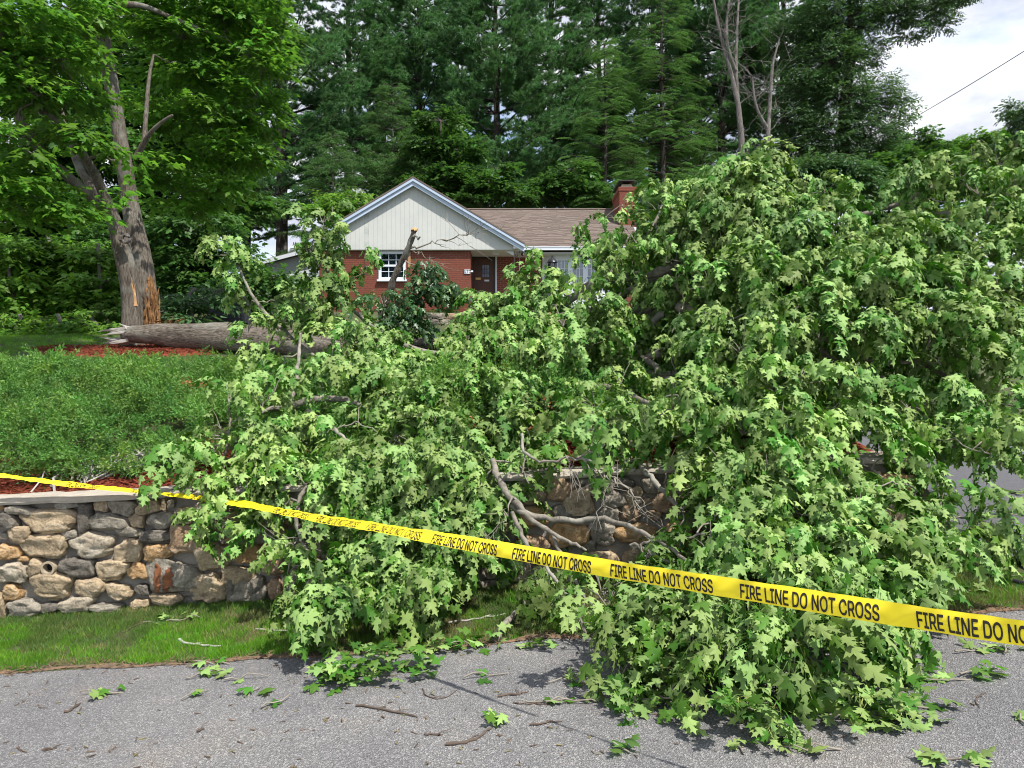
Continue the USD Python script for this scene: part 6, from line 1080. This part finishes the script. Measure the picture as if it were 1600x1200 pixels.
def stick(label, pts, rad, m='darktwig', lift=0.006, seed=0, cat='stick'):
    p = [ground_hit(a, b) for a, b in pts]; rr = np.random.RandomState(seed); q = smooth_path(np.array(p), 10); q[:, 2] = ground_z(q[:, 0], q[:, 1]) + rad * 0.8 + lift * rr.rand(10); q[1:-1, :2] += rr.normal(0, 0.006, (8, 2)); t = thing('stick', label, cat, q[0])
    obj('shaft', tube(q, rad * np.linspace(1, 0.55, 10) * rr.uniform(0.85, 1.15, 10), 6), M[m], t, smooth=True)
    k = rr.randint(3, 7); d = unit(q[k + 1] - q[k]); s_ = np.array([-d[1], d[0], 0.1]); obj('side_twig', tube([q[k], q[k] + (d + s_) * 0.025, q[k] + (d * 1.5 + s_) * 0.04], [rad * 0.6, rad * 0.4, rad * 0.2], 4), M[m], t)
for k, (lab, pts, rad, mm) in enumerate((('long thin dark twig on the middle road', [(556, 1105), (600, 1112), (652, 1123)], 0.006, 'darktwig'), ('dark stick under the pale leaves near the bottom', [(697, 1166), (730, 1160), (768, 1142)], 0.008, 'darktwig'), ('hooked twig on the road below the big leaf heap', [(660, 1078), (668, 1090), (682, 1095), (715, 1080)], 0.004, 'darktwig'),
    ('brown twig pointing at the hanging tip', [(778, 1091), (800, 1088), (826, 1082)], 0.006, 'darktwig'), ('short twig beside the dark stick', [(828, 1136), (850, 1133), (878, 1130)], 0.005, 'darktwig'), ('thin twig lying right of the brown one', [(802, 1100), (830, 1103), (860, 1102)], 0.004, 'darktwig'), ('short split stick on the left road', [(100, 1116), (112, 1110), (126, 1102)], 0.007, 'darktwig'),
    ('tiny dark twig at lower left', [(66, 1174), (76, 1173), (88, 1171)], 0.005, 'darktwig'), ('small dark chip on the left road', [(308, 1146), (312, 1143), (318, 1140)], 0.005, 'darktwig'), ('thin bent twig at the far left bottom', [(26, 1171), (35, 1176), (42, 1178)], 0.004, 'darktwig'), ('forked twig below the hooked one', [(663, 1150), (675, 1151), (692, 1149)], 0.005, 'darktwig'),
    ('thin twig on the right road between two sprigs', [(1540, 1085), (1525, 1100), (1530, 1108)], 0.004, 'darktwig'), ('fine pale stick on the grass verge left of the leafy shoot', [(400, 985), (430, 987), (470, 989)], 0.007, 'deadgrey'), ('broken bark stick on the lower grass verge', [(280, 1003), (305, 1011), (345, 1012)], 0.010, 'deadgrey'), ('dark twig on the grass at left', [(112, 995), (125, 989), (136, 984)], 0.006, 'darktwig'), ('arched twig reaching the pale sprig on the grass', [(190, 992), (205, 982), (235, 972)], 0.006, 'darktwig'), ('thin stick on the shaded grass under the crown', [(700, 975), (740, 970), (790, 962)], 0.008, 'deadgrey'), ('thin twig across the side street', [(1555, 850), (1575, 853), (1598, 852)], 0.008, 'darktwig'))):
    stick(lab, pts, rad, mm, seed=k)
t = thing('broken_branch', 'thick broken branch with peeling bark stuck at the road edge', 'stick', ground_hit(772, 1000)); p = np.array([at(772, 1000, 4.45), at(785, 980, 4.55), at(800, 962, 4.65), at(822, 938, 4.8)]); obj('shaft', tube(smooth_path(p, 12, 0.004), np.linspace(0.026, 0.014, 12), 8), M['limbbark'], t, smooth=True)
pb = MB()
for k in range(8): c = at(778 + 4 * k, 990 - 5.5 * k, 4.47 + 0.03 * k); pb.add(*strip(c, c + [0.03 + 0.02 * r.rand(), -0.02, -0.05], 0.008))
obj('peeling_bark', pb.mesh(), M['deadgrey'], t)
rc = UsdGeom.Xform.Define(stage, '/World/road_crumbs'); rc.loc = np.zeros(3); tag(rc.GetPrim(), 'scattered crumbs of bark, leaf and sand on the road', 'litter', None, 'stuff')
N = 1500; X = r.uniform(-4.5, 4.5, N); Y = r.uniform(2.4, 4.45, N); k = meshkit.fbm(np.stack([X * 1.2, Y * 1.2, 0 * X], -1), 3, 19) + 0.25 * r.rand(N) > 0.55; X, Y = X[k], Y[k]
for nm, mm, fr in (('bark_crumbs', 'darktwig', 0.5), ('leaf_crumbs', 'drygrass', 0.25), ('brown_crumbs', 'rustedge', 0.25)):
    kk = r.rand(len(X)) < fr; instancer(f'/World/road_crumbs/{nm}', [(g, M[mm], False) for g in CH], np.c_[X[kk], Y[kk], 0.065 * X[kk] + 0.006], rot_from(r.uniform(0, 6.28, kk.sum()), r.normal(0, 0.1, kk.sum()), r.normal(0, 0.2, kk.sum())), r.uniform(0.15, 0.6, kk.sum()), r.randint(0, 6, kk.sum()), rc)
X = r.uniform(-6.5, 3.3, 1600); Y = edge_y(X) + r.normal(0, 0.035, 1600)
instancer('/World/road_crumbs/edge_crumbs', [(g, M['rustedge'], False) for g in CH], np.c_[X, Y, 0.065 * X + 0.012 + np.clip(Y - 4.45, 0, 1) * 0.1], rot_from(r.uniform(0, 6.28, 1600), r.normal(0, 0.2, 1600), r.normal(0, 0.3, 1600)), r.uniform(0.2, 0.7, 1600), r.randint(0, 6, 1600), rc)
a, b = ground_hit(1535, 874), ground_hit(1573, 882); a[2] += 0.04; b[2] += 0.04; t = thing('cut_log', 'short cut log with an orange end on the side street', 'log', a); obj('bark', tube([a, (a + b) / 2, b], 0.042, 12), M['pinebark'], t, smooth=40); d = unit(b - a); obj('cut_face', tube([b + d * 0.0005, b + d * 0.004], [0.040, 0.038], 12), M['cut'], t)
q = smooth_path(np.array([ground_hit(x, y) for x, y in ((1480, 885), (1515, 892), (1550, 904), (1600, 917), (1680, 938))]), 24); q[:, 2] = ground_z(q[:, 0], q[:, 1]) + 0.022; t = obj('fallen_cable', tube(q, 0.016, 8), M['wire'], None, smooth=True); tag(t.GetPrim(), 'black cable lying on the side street at right', 'cable')
for lab, A_, B_, rad in (('upper power line crossing the sky at right', (1760, -22, 30), (1330, 238, 60), 0.022), ('lower power line near the right skyline', (1760, 82, 30), (1400, 290, 60), 0.018)):
    a, b = at(*A_), at(*B_); q = np.linspace(0, 1, 24)[:, None]; p = a + (b - a) * q; p[:, 2:] -= 0.25 * 4 * q * (1 - q); o = obj('power_line', tube(p, rad, 6), M['wire'], None, smooth=True); tag(o.GetPrim(), lab, 'power line')
